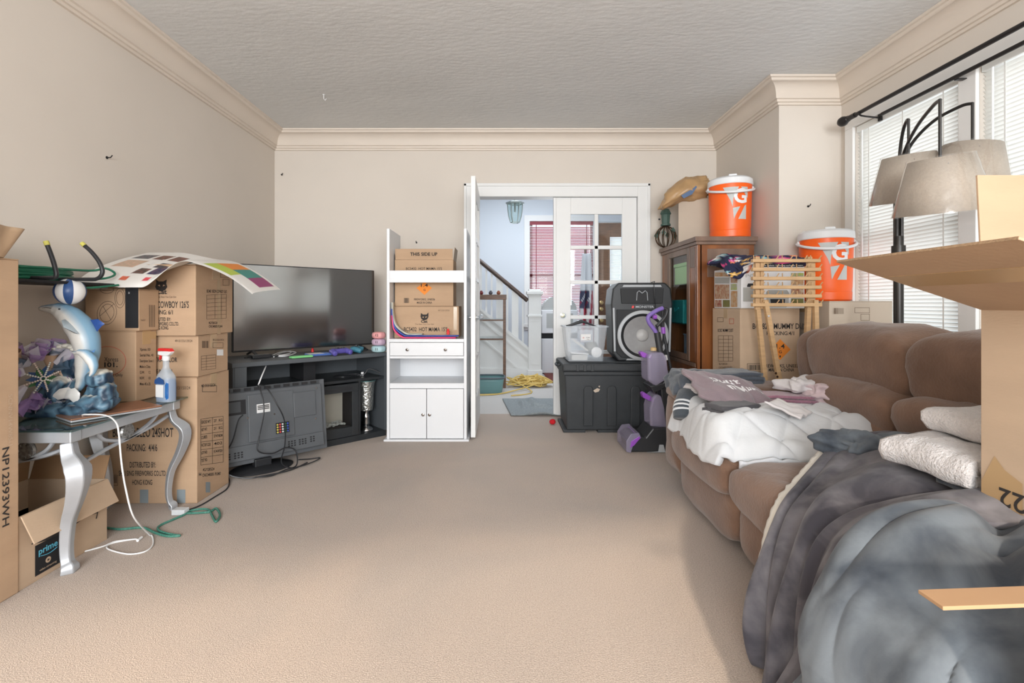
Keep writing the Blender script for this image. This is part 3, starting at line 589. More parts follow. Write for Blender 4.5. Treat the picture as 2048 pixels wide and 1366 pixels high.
wave('wave_crest', 112, 777, 28, 24, 5, .02, .06, .42); wave('wave_crest', 195, 786, 26, 24, 8, .02, .05, .6); wave('wave_crest', 196, 756, 20, 16, 9, .02, .045, .45); wave('wave_crest', 132, 735, 20, 32, 3, .045, .045, .55)
b = MB(); b.c = []
for i, (x, y) in enumerate([(97, 704), (106, 700), (116, 696), (127, 692), (138, 691), (149, 693), (155, 697)]):
    p = at(x, y, DYY); k0 = len(b.v); b.pillow((p.x, p.y-.01, p.z), (.016, .022, .011), (1, 1), nu=18, nv=12, fn=lambda q: q*(1+.3*nz(q.x*90+i, q.y*90, q.z*90))); b.c += [(.62, .60, .54)]*(len(b.v)-k0)
b.build('foam', 'wave_paint', t, smooth=180, world=True)
# ---------------------------------------------------------------- ribbon wreath
t = thing('ribbon_wreath', 'purple and white mesh ribbon wreath with beads leaning behind the dolphin', 'wreath', (-2.0, 2.09, TT))
e1 = Vector((.40, .917, 0)); nn = Vector((.917, -.40, 0)); up_ = Vector((0, 0, 1)); wc = Vector((-1.985, 2.085, TT+.165))
for i, cc in enumerate([(.42, .26, .55), (.70, .68, .76), (.28, .18, .42), (.12, .20, .30), (.55, .40, .62), (.45, .30, .20)]): hazy('tulle%d' % i, cc, .42 if i != 5 else .02, .5)
rnd = random.Random(11)
for k in range(58):
    a = 2*PI*k/17+rnd.uniform(-.12, .12); r = rnd.uniform(.095, .15) if k < 17 else rnd.uniform(.08, .135); d = e1*math.cos(a)+up_*math.sin(a)
    c_ = wc+d*r+nn*(rnd.uniform(.0, .02) if k < 17 else rnd.uniform(.015, .05)); c_.z = max(c_.z, TT+.035); ax = (d*.7+nn*rnd.uniform(.3, 1.2)+Vector((rnd.uniform(-.5, .5), rnd.uniform(-.5, .5), rnd.uniform(-.5, .5)))).normalized()
    M_ = Matrix.Translation(c_) @ ax.to_track_quat('Z', 'X').to_matrix().to_4x4(); b = MB(); L_ = rnd.uniform(.028, .04)
    b.grid(lambda u, v: (lerp(.010, .030, v)*(1+.12*math.sin(u*2*PI*4))*math.cos(2*PI*u), lerp(.010, .030, v)*(1+.12*math.sin(u*2*PI*4))*math.sin(2*PI*u), L_*(2*v-1)), 22, 7, True, M_)
    b.v = [(x, y, max(z, TT+.002)) for x, y, z in b.v]; b.build('ribbon_curl', 'tulle%d' % rnd.choice((0, 0, 1, 1, 2, 3, 4, 5)), t, smooth=180, world=True)
for i, cc in enumerate([(.75, .62, .55), (.65, .66, .62)]): mat('bead%d' % i, cc, .25)
for k in range(8):
    a = 2*PI*k/8+.35; d = e1*math.cos(a)+up_*math.sin(a); b = MB()
    for j in range(12): p = wc+nn*(.05-.002*j)+d*(.010+.0085*j); b.pillow(tuple(p), (.0042,)*3, (1, 1), nu=8, nv=6)
    b.build('bead_string', 'bead%d' % (k % 2), t, smooth=180, world=True)
mat('leaf_blue', (.02, .06, .16), .4); mat('leaf_green', (.03, .12, .04), .4)
for k in range(10):
    a = 2*PI*k/10; d = e1*math.cos(a)+up_*math.sin(a); d2 = e1*-math.sin(a)+up_*math.cos(a); o = wc+nn*(.035+.004*(k % 2)); b = MB()
    b.add([o, o+d*.025+d2*.014, o+d*.055, o+d*.025-d2*.014], [(0, 1, 2, 3)]); b.build('leaf', 'leaf_green' if k % 3 == 0 else 'leaf_blue', t, solid=.002, world=True)
MB().tube([tuple(wc+(e1*math.cos(2*PI*i/30)+up_*math.sin(2*PI*i/30))*.118) for i in range(30)], .004, 6, closed=True).build('wire_ring', 'dark_metal', t, world=True)
# ---------------------------------------------------------------- laptop, bottle, cable
mat('copper_shell', (.40, .20, .12), .35, .6); mat('blue_liquid', (.02, .16, .50), .1, trans=.35); hazy('clear_bottle', (.6, .68, .75), .55, .1); mat('red_plastic', (.70, .03, .03), .35)
LR = math.radians(58)
t = thing('laptop', 'closed copper coloured laptop lying on the glass table', 'laptop', (-1.745, 2.165, TT), LR)
MB().box(-.165, .165, -.115, .115, .001, .009).build('base', 'silver', t, bevel=.004); MB().box(-.165, .165, -.115, .115, .0098, .016).build('lid', 'copper_shell', t, bevel=.003)
mat('mark_silver', (.5, .5, .5), .2, 1); MB().lathe([(.012, .0161), (.012, .0164)], 14).build('emblem', 'mark_silver', t)
t = thing('spray_bottle', 'spray bottle of blue cleaner with red and white trigger on glass table', 'bottle', (-1.665, 2.42, TT), math.radians(-20))
b = MB(); b.pillow((0, 0, .056), (.046, .03, .056), (.25, .55)); b.build('liquid', 'blue_liquid', t, smooth=60)
def bot(u, v):
    z = v*.205; r = .0475 if v < .55 else lerp(.0475, .0125, sstep(.55, .85, v)); ry = .0315 if v < .55 else lerp(.0315, .0125, sstep(.55, .85, v)); a = 2*PI*u; p = lambda q: math.copysign(abs(q)**.7, q)
    return (r*p(math.cos(a)), ry*p(math.sin(a)), z+.0005)
b = MB(); b.grid(bot, 28, 26, True); b.build('bottle', 'clear_bottle', t, smooth=60)
MB().box(-.026, .026, -.0335, -.032, .025, .085).build('label_patch', 'white_plastic', t); q = MB(); q.prism([(-.03, .02), (.0, .034), (.03, .02), (.034, 0), (-.034, 0)], .001, Matrix.Translation((0, -.0336, .09)) @ Matrix.Rotation(PI/2, 4, 'X')); q.build('label_print', 'ball_blue', t)
MB().lathe([(.014, .2), (.017, .205), (.017, .222), (.012, .226)], 16).build('collar', 'white_plastic', t, smooth=40)
b = MB(); b.prism([(-.045, .245), (-.046, .23), (-.015, .225), (.02, .226), (.032, .232), (.046, .245), (.04, .252)], .022, Matrix.Translation((0, .011, 0)) @ Matrix.Rotation(PI/2, 4, 'X')); b.build('sprayer_head', 'white_plastic', t, bevel=.003)
b = MB(); b.prism([(-.048, .248), (.046, .247), (.03, .262), (-.04, .262)], .024, Matrix.Translation((0, .012, 0)) @ Matrix.Rotation(PI/2, 4, 'X')); b.prism([(-.038, .23), (-.044, .205), (-.04, .203), (-.026, .228)], .012, Matrix.Translation((0, .006, 0)) @ Matrix.Rotation(PI/2, 4, 'X')); b.build('trigger', 'red_plastic', t, bevel=.003)
mat('white_cable', (.82, .82, .82), .4)
lp = [at(170, 832, 2.07), at(164, 831, 2.05), at(172, 829, 2.02), at(212, 831, 1.99), at(232, 845, 1.96), at(238, 870, 1.94)]
lp = [Vector((p.x, p.y, max(TT+.004, p.z))) if i < 4 else p for i, p in enumerate(lp)]
lp += [at(243, 925, 1.94), at(252, 980, 1.96), at(268, 1035, 2.0), fl(300, 1073), fl(306, 1090), fl(290, 1105), fl(255, 1110), fl(215, 1099), fl(225, 1088), fl(270, 1080), fl(275, 1084)]
lp = [Vector((p.x, p.y, max(p.z, .004))) for p in lp]
t = thing('charging_cable', 'white charging cable trailing from laptop down to the carpet', 'cable', (lp[9].x, lp[9].y, 0))
MB().tube([(p.x, p.y, max(p.z, .004)) for p in smoothpath(lp, 6)], .0032, 6).build('cord', 'white_cable', t, smooth=60, world=True)
MB().tube([lp[-1]+Vector((0, 0, .002)), lp[-1]+Vector((-.004, .03, .002))], .006, 8).build('plug', 'white_cable', t, world=True)
tp = [Vector((p.x, p.y, .004)) for p in (fl(160, 1107), fl(180, 1102), fl(208, 1094), fl(230, 1085), fl(262, 1081))]
tag(MB().tube(smoothpath(tp, 6), .0032, 6).build('charging_cable', 'white_cable', smooth=60), 'short white cable lying on carpet by the near table leg', 'cable')
# green braided cord with power tap, and a thin black wire
mat('green_cord', (.02, .15, .11), .6, var=.5, vs=160, col2=(.10, .26, .2)); hazy('clear_plug', (.75, .78, .8), .3, .2)
t = thing('extension_lead', 'green braided extension cord with clear plug on the carpet', 'cord', tuple(fl(365, 1026)))
gp = [fl(160, 1063), fl(205, 1058), fl(240, 1061), fl(285, 1058), fl(310, 1068), fl(335, 1075), fl(360, 1074), fl(345, 1072), fl(320, 1065), fl(318, 1055), fl(345, 1042), fl(368, 1032), fl(385, 1023), fl(415, 1021), fl(425, 1035), fl(432, 1046), fl(440, 1032), fl(432, 1019), fl(420, 1026), fl(400, 1028), fl(374, 1029)]
MB().tube(smoothpath([(p.x, p.y, .006) for p in gp], 5), .0055, 6).build('cord', 'green_cord', t, smooth=60, world=True)
p = fl(362, 1028); MB().box(p.x-.035, p.x+.03, p.y-.022, p.y+.02, .001, .028).build('plug', 'clear_plug', t, world=True, bevel=.004)
bp = [fl(377, 1022), fl(402, 1012), fl(432, 994), fl(453, 980), fl(459, 966), fl(456, 955)]; tag(MB().tube(smoothpath([(q.x, q.y, .005) for q in bp], 5), .004, 6).build('black_wire', 'black_plastic', smooth=60), 'thin black wire along the foot of the tall carton', 'cable')
# ---------------------------------------------------------------- stacked cartons
A = carton('large fireworks carton standing on the carpet, bottom of its stack behind the silver table', -2.10, -1.60, 2.56, 2.86, 0, .66)
fY = ('Y', 2.56); fX = ('X', -1.60)
W(A, 'BOX DIABLEO 24SHOT', 226, 347, 866, 18, *fY); W(A, 'PACKING:  4/4/6', 254, 315, 896, 14, *fY); W(A, 'DISTRIBUTED BY:', 260, 312, 930, 11, *fY)
W(A, 'SHIU SING FIREWORKS CO.LTD.', 238, 333, 947, 10, *fY); W(A, 'HONG KONG', 265, 305, 965, 10, *fY)
p_ = Pr(A, *fY); p_.bars(215, 952, 234, 966); p_.frame(213, 950, 236, 971); p_.done(name='barcode')
for x, y in ((206, 964), (280, 979), (354, 979)): p_ = Pr(A, *fY, .0012); p_.rect(x, y, x+17, 1006); p_.done('tape_grey', 'repair_tape')
p_ = Pr(A, *fX, .0012); p_.rect(411, 964, 420, 985); p_.done('tape_grey', 'repair_tape')
p_ = Pr(A, *fX); p_.table(401, 838, 446, 930, 6, (.52,), sk=6); p_.done(name='printed_table')
for i, (s, s2) in enumerate([('GROSS WT:', '27   KG'), ('NET WT:', '21   KG'), ('CUBES:', '55*43*68CM'), ('FACTORY CODE:', '402'), ('LOT NO:', 'HC-44-0419/2024'), ('TEST NO:', '')]):
    y = 845+i*15.3; W(A, s, 402, 421 if len(s) > 8 else 414, y-1, 6, *fX, rise=2, bold=.006)
    if s2: W(A, s2, 427, 444, y-4, 5.5, *fX, rise=2, bold=.006)
W(A, '4G/Y28/S/24', 405, 428, 939, 6, *fX, rise=2, bold=.006); W(A, 'CN/C440005  PI:2487', 404, 441, 949, 6, *fX, rise=4, bold=.006); W(A, 'H', 397.5, 401.5, 949, 6, *fX)
W(A, '4G 313/150/24', 402, 430, 771, 6, *fX, rise=2, bold=.006); p_ = Pr(A, *fX); p_.frame(404, 771, 433, 784); p_.done(name='print_frame'); W(A, '4G 313/150/24', 339, 381, 776, 6.5, *fY, m='ink_faded', bold=.004)
B = carton('flat fireworks carton marked COLOR, between two bigger cartons of the stack', -2.08, -1.60, 2.57, 2.85, .6615, .8775)
fY = ('Y', 2.57); W(B, 'TRI-COLOR', 310, 355, 720, 9, *fY); W(B, 'MADE IN CHINA', 300, 346, 743, 8, *fY); W(B, '4913/155/139/24', 350, 385, 682, 5, *fY, m='ink_faded', bold=.004)
fX = ('X', -1.60); p_ = Pr(B, *fX); p_.bars(404, 682, 417, 696, 10); p_.frame(425, 685, 446, 696); p_.table(402, 712, 431, 740, 5, (.35,), sk=3); p_.done('ink_faded', 'printed_table'); W(B, '4913/155/139/24', 425, 447, 680, 4, *fX, m='ink_faded', bold=.003)
p_ = Pr(B, *fX, .002); p_.rect(433, 699, 446, 711); p_.done('white_plastic', 'sticker')
C_ = carton('fireworks carton marked NEON COWBOY on top of the stack under the poster', -2.06, -1.60, 2.55, 2.90, .879, 1.252)
fY = ('Y', 2.55); W(C_, 'NEON COWBOY 126\'S', 286, 378, 610, 13, *fY); W(C_, 'PACKING: 6/1', 296, 346, 625, 8.5, *fY); W(C_, 'DISTRIBUTED BY:', 297, 342, 639, 7, *fY); W(C_, 'SHIU SING FIREWORKS CO.LTD.', 284, 358, 648, 7, *fY); W(C_, 'HONG KONG', 306, 337, 656, 7, *fY)
W(C_, 'Cat', 313, 334, 584, 9, *fY, bold=.03); W(C_, 'The Best You Can Get', 315, 353, 594, 4, *fY, m='ink_faded', bold=0)
p_ = Pr(C_, *fY); p_.poly([(314, 580), (311, 574), (313, 566), (312, 559), (318, 563), (327, 563), (334, 559), (333, 567), (335, 574), (331, 580), (323, 583)]); p_.done(name='cat_emblem')
p_ = Pr(C_, *fY, .0022); p_.poly([(316, 571), (320, 569), (321, 573)]); p_.poly([(326, 573), (327, 569), (331, 571)]); p_.done('cardboard', 'emblem_eyes')
fX = ('X', -1.60); p_ = Pr(C_, *fX); p_.table(413, 590, 452, 638, 6, (.42, .75), sk=2); p_.frame(440, 545, 457, 555); p_.frame(445, 558, 458, 571); p_.done('ink_faded', 'printed_table'); W(C_, 'BC443  NEON COWBOY 126\'S', 413, 453, 583, 6, *fX, rise=-1, bold=.004); W(C_, '4G/Y28/S/24', 417, 434, 646, 5, *fX, bold=.003); W(C_, 'CN/C440005 PI:2494', 417, 444, 653, 5, *fX, bold=.003)
p_ = Pr(C_, *fX, .0012); p_.rect(434, 528, 441, 668); p_.done('tape', 'clear_tape_strip')
D = carton('cardboard box with red oval print standing on the glass table', -2.02, -1.80, 2.40, 2.545, TT, .912, 'cardboard', tape='tape_amber')
fY = ('Y', 2.40); W(D, 'Xpress', 209, 237, 719, 9, *fY, bold=.0); W(D, '101.', 209, 236, 730, 9, *fY, bold=.03); W(D, 'Food Use Only', 200, 246, 750, 6, *fY, bold=.004)
mat('red_ink', (.55, .10, .06), .8); b = MB(); P_ = Pr(D, *fY); b.tube([P_.pt(215+37*math.cos(2*PI*i/48), 722+29*math.sin(2*PI*i/48), .6) for i in range(48)], .0012, 4, closed=True); b.build('oval_print', 'red_ink', D, world=True)
fX = ('X', -1.80)
for i, s in enumerate(['Xpress 101', 'Serial No. 41', 'Description: Stove 1', 'Made in China', 'G.W.      12', 'N.W.      10', 'Meas. 42 x 25']): W(D, s, 279, 300+(6 if i in (1, 2) else 0), 699+i*11.5, 5.5, *fX, bold=.004)
p_ = Pr(D, *fX, .0012); p_.rect(290, 663, 312, 678); p_.done('tape_amber', 'repair_tape')
E = carton('kitchenware carton with line drawing and black band, on the red oval box', -2.05, -1.785, 2.40, 2.54, .912, 1.118, tape=None)
fY = ('Y', 2.40); p_ = Pr(E, *fY); p_.rect(251, 566, 277.2, 656); p_.done('black_plastic', 'black_band'); W(E, 'Chef', 257, 260, 586, 4, *fY, m='white_plastic')
def arc(cx_, cy_, rx, ry, t0=0, t1=360, rot=0): return [(cx_+rx*math.cos(math.radians(a))*math.cos(rot)-ry*math.sin(math.radians(a))*math.sin(rot), cy_+rx*math.cos(math.radians(a))*math.sin(rot)+ry*math.sin(math.radians(a))*math.cos(rot)) for a in range(t0, t1+1, 15)]
P_ = Pr(E, *fY); b = MB()
for pl in (arc(214, 626, 19, 24, rot=.3), arc(214, 626, 14, 18, rot=.3), arc(240, 596, 10, 20), arc(240, 596, 7, 14), arc(214, 578, 14, 9, 0, 180), [(200, 632), (228, 608)], [(206, 612), (222, 640)], arc(214, 578, 14, 3)): b.tube([P_.pt(x, y, .5) for x, y in pl], .0008, 4)
b.build('line_drawing', 'ink', E, world=True); fX = ('X', -1.785); W(E, 'Pampered Chef', 281, 290, 640, 3.5, *fX, m='ink_faded', bold=0)
p_ = Pr(E, *fX, .0012)
for i in range(4): p_.rect(298+i*3.3, 610, 299.4+i*3.3, 654)
p_.done('ink_faded', 'small_print')
# ---------------------------------------------------------------- tall carton at the very left, paper bag on it, small shipping box
Tt = carton('tall narrow carton with vertical part number at the left of the table', -2.10, -1.75, 1.22, 1.77, 0, 1.205, 'cardboard')
write(Tt, 'NP12393WH', (.1765, .225, .40), (0, 0, -1), (0, 1, 0), .034, sx=1.5); write(Tt, '5CNNV14W85-1', (.1765, .242, .63), (0, 0, -1), (0, 1, 0), .02, 'cardboard_pale', sx=1.3)
mat('kraft', (.60, .42, .27), .6, var=.25, vs=8, stretch=(1, 1, .3))
def bag(u, v):
    a = 2*PI*u; p = lambda q: math.copysign(abs(q)**.5, q); r = lerp(.82, 1.0, v); w_ = .012*math.sin(a*7+2)*v
    return ((.155*r+w_)*p(math.cos(a)), (.2*r+w_)*p(math.sin(a)), .001+.105*v)
b = MB(); b.grid(bag, 60, 8, True); b.f.append(tuple(range(59, -1, -1))); tag(b.build('paper_bag', 'kraft', smooth=60, solid=.003, loc=(-1.85, 1.57, 1.2065)), 'open brown paper bag on top of the tall narrow carton', 'bag')
t = thing('shipping_box', 'open shipping box with smile arrow print under the glass table', 'box', (-1.93, 1.97, 0)); w_, d_, h_ = .35, .40, .27; th = .005
MB().box(-w_/2, w_/2, -d_/2, d_/2, .001, .007).build('bottom', 'cardboard_pale', t)
for n_, a_ in (('side', (-w_/2, -w_/2+th, -d_/2, d_/2)), ('side', (w_/2-th, w_/2, -d_/2, d_/2)), ('side', (-w_/2+th, w_/2-th, -d_/2, -d_/2+th)), ('side', (-w_/2+th, w_/2-th, d_/2-th, d_/2))): MB().box(*a_, .007, h_).build(n_, 'cardboard_pale', t, bevel=.001)
def flap(parent, o, r, u, w_, l_, m, name='flap'):
    M_ = face_M(o, r, u); b = MB(); b.box(-w_/2, w_/2, 0, l_, -.0025, .0025, M_); return b.build(name, m, parent, bevel=.0008)
flap(t, (w_/2+.006, 0, h_), (0, 1, 0), (.45, 0, -.9), d_-.01, .11, 'cardboard_pale'); flap(t, (-w_/2+.002, 0, h_), (0, -1, 0), (.12, 0, .95), d_-.01, .14, 'cardboard_dark'); flap(t, (0, d_/2-.003, h_), (1, 0, 0), (0, .3, .9), w_-.02, .1, 'cardboard_dark')
P0 = lambda y, z: (w_/2+.0022, y, z)
b = MB(); b.tube([P0(-.15+.034*i, .150-.02*math.sin(PI*i/8)+.002*i) for i in range(9)], [.002, .005, .006, .007, .007, .0065, .006, .005, .002], 6, flat=.2, up=(1, 0, 0)); b.tube([P0(.12, .146), P0(.148, .142), P0(.14, .118)], .003, 6, flat=.3, up=(1, 0, 0)); b.build('smile_print', 'ink', t)
MB().box(w_/2+.0008, w_/2+.0016, -.135, -.03, .02, .135).build('label_patch', 'black_matte', t); mat('cyan_ink', (.12, .50, .68), .6)
write(t, 'prime', (w_/2+.0022, -.083, .105), (0, 1, 0), (0, 0, 1), .034, 'cyan_ink', bold=.02); b = MB(); b.tube([P0(-.115+.01*i, .088-.007*math.sin(PI*i/7)) for i in range(8)], .0013, 5); b.build('smile_print', 'cyan_ink', t)
b = MB(); b.lathe([(.011, 0), (.011, .0006)], 16, Matrix.Translation(P0(-.083, .058)) @ Matrix.Rotation(PI/2, 4, 'Y')); b.build('play_mark', 'cardboard_pale', t); b = MB(); b.prism([(-.004, -.005), (-.004, .005), (.006, 0)], .0006, face_M((w_/2+.003, -.083, .058), (0, 1, 0), (0, 0, 1))); b.build('play_mark', 'ink', t); write(t, 'video streaming', (w_/2+.0022, -.083, .034), (0, 1, 0), (0, 0, 1), .011, 'cardboard_pale')
# ---------------------------------------------------------------- poster sheet over the stack
vcol('poster_print', .45); nu, nv = 90, 46
def ps(u, v):                                                     # u along the stack (left to right and back), v front to back
    x = lerp(-2.05, -1.29, u); y = lerp(2.34, 2.84, v)+.18*sstep(.45, .9, u)*(1-v)
    zf = lerp(1.124, 1.266, sstep(.42, .66, u)); zb = lerp(1.345, 1.30, sstep(.2, .6, u)); z = lerp(zf, zb, v**.6)+.010*math.sin(u*11+v*2)*(1-v)*(u < .28)
    if u > .58: z -= .17*((u-.58)/.42)**1.6
    return Vector((x, y, z))
def poster_col(u, v):
    base = (.74, .72, .69)
    if u > .64:
        if .70 < u < .97 and .08 < v < .9: return [(.75, .22, .01), (.01, .22, .19), (.26, .015, .13)][min(2, int((u-.70)/.09))] if v > .38 else ((.42, .52, .06) if u < .84 else (.74, .72, .69))
        return base
    for (a, c, d, e, col) in [(.05, .17, .62, .82, (.10, .09, .10)), (.20, .29, .62, .80, (.14, .06, .04)), (.31, .39, .60, .80, (.16, .07, .05)), (.42, .52, .55, .70, (.25, .08, .05)), (.07, .22, .30, .55, (.52, .36, .26)), (.33, .41, .34, .50, (.04, .04, .05)), (.27, .35, .16, .30, (.10, .05, .04)), (.37, .49, .16, .38, (.05, .03, .08)), (.44, .56, .40, .58, (.10, .16, .26)), (.25, .30, .05, .11, (.60, .12, .06)), (.40, .44, .05, .11, (.62, .06, .08)), (.55, .62, .62, .78, (.35, .33, .32))]:
        if a < u < c and d < v < e:
            q = nz(u*60, v*40); return tuple(max(0, k+(.22, .06, .05)[i]*q) for i, k in enumerate(col))
    return base
b = MB(); nu, nv = 150, 70; b.grid(ps, nu, nv); b.c = [poster_col(i/(nu-1), j/(nv-1)) for j in range(nv) for i in range(nu)]
tag(b.build('poster_sheet', 'poster_print', smooth=180), 'large glossy poster sheet draped over the stacked cartons', 'poster')
# ---------------------------------------------------------------- black rack with yellow tipped hooks, green cord coil
mat('yellow_tip', (.50, .46, .10), .5)
t = thing('tool_rack', 'flat black rack with yellow tipped hooks lying across the boxes', 'rack', (-1.98, 2.15, 1.128))
MB().box(-.13, .12, -.30, .27, .002, .014).build('board', 'black_matte', t, bevel=.003)
for Yh, hk in ((2.0, [(60, 558), (95, 560), (112, 553), (110, 535), (103, 512), (95, 491)]), (2.12, [(120, 562), (165, 562), (195, 557), (205, 544), (199, 525), (184, 505), (170, 492)])):
    P = smoothpath([at(x, y, Yh) for x, y in hk], 5); P = [Vector((p.x, p.y, max(p.z, 1.151))) for p in P]; MB().tube(P, .0085, 8).build('hook', 'black_plastic', t, smooth=60, world=True)
    MB().tube([P[-1], P[-1]+(P[-1]-P[-2]).normalized()*.018], .0098, 8).build('hook_tip', 'yellow_tip', t, smooth=60, world=True)
rnd = random.Random(5); pts = []
for k in range(9):
    for a in range(10):
        th = 2*PI*a/10; pts.append((-2.0+(.075+.012*rnd.random())*math.cos(th)*.9, 2.06+(.17+.03*rnd.random())*math.sin(th), 1.150+.0055*k+.006*rnd.random()))
pts += [(-1.93, 2.28, 1.20), (-1.90, 2.34, 1.215), (-1.87, 2.36, 1.19), (-1.87, 2.30, 1.165), (-1.90, 2.18, 1.150), (-1.885, 2.10, 1.130), (-1.865, 2.10, 1.115), (-1.85, 2.2, 1.118), (-1.83, 2.33, 1.135)]
mat('green_vinyl', (.015, .15, .085), .4); tag(MB().tube(smoothpath(pts, 4), .0052, 6).build('garden_cord', 'green_vinyl', smooth=60), 'coil of green vinyl cord on the black rack', 'cord')
# ---------------------------------------------------------------- black media stand with fireplace insert, set across the corner
mat('stand_black', (.030, .034, .038), .35, var=.3, vs=5); mat('stand_grey', (.085, .095, .105), .45); SA = math.radians(42.7); SO = Vector((-1.33, 3.53, 0)); SM = Matrix.Translation(SO) @ Matrix.Rotation(SA, 4, 'Z')
def st(x, y, z): return SM @ Vector((x, y, z))
SW, SD, SH = .545, .50, .664
t = thing('media_stand', 'black media stand with electric fireplace across the room corner', 'tv stand', tuple(SO), SA)
MB().box(-SW-.02, SW+.02, -.015, SD, SH-.03, SH).build('top_board', 'stand_grey', t, bevel=.004); MB().box(-SW, SW, 0, SD, .0, .045).build('bottom_board', 'stand_black', t, bevel=.003)
for s in (-1, 1): MB().box(s*SW-.012, s*SW+.012, 0, SD, .045, SH-.03).build('side_panel', 'stand_grey', t, bevel=.002)
MB().box(-SW-.002, -SW+.07, -.008, .0, .0, SH-.03).build('corner_post', 'stand_grey', t, bevel=.002)
MB().box(-SW+.012, SW-.012, SD-.012, SD, .045, SH-.03).build('back_panel', 'stand_grey', t); MB().box(-SW+.012, SW-.012, .01, SD-.012, .455, .475).build('shelf', 'stand_black', t, bevel=.002)
MB().box(-.03, .06, .2, SD-.012, .475, SH-.03).build('divider', 'black_matte', t)
for s in (-.35, .325): MB().box(s-.008, s+.008, .01, SD-.012, .045, .455).build('divider', 'stand_black', t)
# insert: frame, control strip, bed box with pale back and crystals
mat('cream_panel', (.68, .62, .50), .6); mat('crystals', (.60, .60, .54), .15, bump=.4, bs=90)
b = MB(); b.box(-.335, .31, -.004, .012, .385, .445); b.box(-.335, -.285, -.004, .012, .05, .385); b.box(.26, .31, -.004, .012, .05, .385); b.box(-.285, .26, -.004, .012, .05, .12); f = b.build('fireplace_insert', 'stand_black', t, bevel=.002)
MB().box(-.25, .26, -.0055, -.004, .400, .425).build('control_strip', 'black_plastic', f); MB().box(-.285, .26, .17, .18, .05, .385).build('back_plate', 'cream_panel', f); MB().box(-.285, .26, .012, .17, .05, .06).build('bed', 'stand_black', f)
rnd = random.Random(2); b = MB()
for i in range(150): b.pillow((rnd.uniform(-.26, .23), rnd.uniform(.05, .16), .125+rnd.uniform(0, .02)), (.012, .011, .009), (1.3, 1.3), nu=6, nv=5)
o = b.build('crystal_bed', 'crystals', f); o['kind'] = 'stuff'; MB().box(-.285, .26, .04, .168, .06, .118).build('crystal_tray', 'black_matte', f); glass('fire_glass', (.86, .87, .88), .05); MB().box(-.285, .26, .004, .007, .12, .385).build('glass_front', 'fire_glass', f)
# flat screen
mat('screen', (.006, .007, .009), .16, spec=.9, coat=1, ior=2.2); MAT['screen'].node_tree.nodes['Principled BSDF'].inputs['Coat IOR'].default_value = 2.2; MAT['screen'].node_tree.nodes['Principled BSDF'].inputs['Coat Roughness'].default_value = .1
t = thing('television', 'large flat screen television standing on the black media stand', 'television', tuple(st(.09, .38, SH)), SA)
MB().box(-.555, .555, .0, .035, .035, .675).build('housing', 'black_plastic', t, bevel=.004); MB().box(-.547, .547, -.0012, .0, .047, .668).build('screen', 'screen', t); MB().box(-.553, .553, -.003, .0, .036, .045).build('bezel_strip', 'dark_metal', t)
for s in (-1, 1):
    b = MB(); b.tube([(s*.42, -.13, .006), (s*.42, .015, .04), (s*.42, .13, .006)], .011, 6, flat=.6); b.build('foot', 'black_plastic', t)
# old television seen from behind
mat('old_tv', (.10, .108, .118), .45, var=.15, vs=4); mat('old_tv_dark', (.05, .055, .062), .5)
OA = math.radians(43.5); t = thing('old_television', 'old television turned to show its grey back, leaning on the media stand', 'television', (-1.46, 3.155, 0), OA); LM = Matrix.Translation((0, 0, .05)) @ Matrix.Rotation(math.radians(-7), 4, 'X')
ow, oh = .345, .475
def ob(name, x0, x1, z0, z1, y0, y1, m='old_tv', par=None, bev=.004): return MB().box(x0, x1, y0, y1, z0, z1, LM).build(name, m, par or t, bevel=bev)
ob('housing', -ow, ow, 0, oh, .012, .08); bk = ob('back_cover', -ow+.015, ow-.03, .03, oh-.03, -.006, .012)
ob('raised_panel', -.16, .12, .13, oh-.05, -.016, -.006, par=bk); ob('raised_panel', .12, .27, .24, oh-.07, -.014, -.006, par=bk); ob('lower_step', -ow+.02, ow-.035, .03, .12, -.022, -.006, par=bk)
ob('vent_strip', -ow+.02, ow-.04, oh-.026, oh-.004, .004, .012, 'old_tv_dark', bk, .001)
for i in range(10): x = -ow+.05+i*.06; ob('vent_slot', x, x+.04, oh-.024, oh-.006, .000, .004, 'black_matte', bk, 0)
ob('socket_recess', -.31, -.17, .31, .40, -.0075, -.006, 'black_matte', bk, 0); ob('socket_recess', -.30, -.20, .325, .39, -.009, -.0075, 'old_tv_dark', bk, 0)
mat('sticker_white', (.7, .7, .7), .5)
s_ = ob('sticker', -.11, -.03, .305, .36, -.0175, -.016, 'sticker_white', bk, 0)
for i in range(3): ob('sticker_text', -.105, -.035, .325+.01*i, .331+.01*i, -.0182, -.0175, 'ink', s_, 0)
pp = ob('port_panel', .0, .085, .155, .225, -.0178, -.016, 'black_matte', bk, 0)
cols = [(.6, .5, .1), (.6, .05, .05), (.7, .7, .7), (.05, .4, .1), (.05, .1, .5)]
for i in range(5):
    for j in range(4): mm = mat('jack%d' % i, cols[i], .3); b = MB(); b.lathe([(.0055, 0), (.0055, .004), (.003, .004)], 8, LM @ Matrix.Translation((.01+.016*i, -.0178, .165+.016*j)) @ Matrix.Rotation(PI/2, 4, 'X')); b.build('jack', mm, pp)
def vents(x0, z0, nx, nz_):
    for i in range(nx):
        for j in range(nz_): ob('vent_hole', x0+i*.019, x0+i*.019+.012, z0+j*.014, z0+j*.014+.009, -.0226, -.0218, 'black_matte', bk, 0)
vents(-.32, .05, 3, 3); vents(-.25, .05, 3, 3); vents(.07, .06, 3, 3); vents(.14, .06, 3, 3); vents(.215, .065, 2, 3)
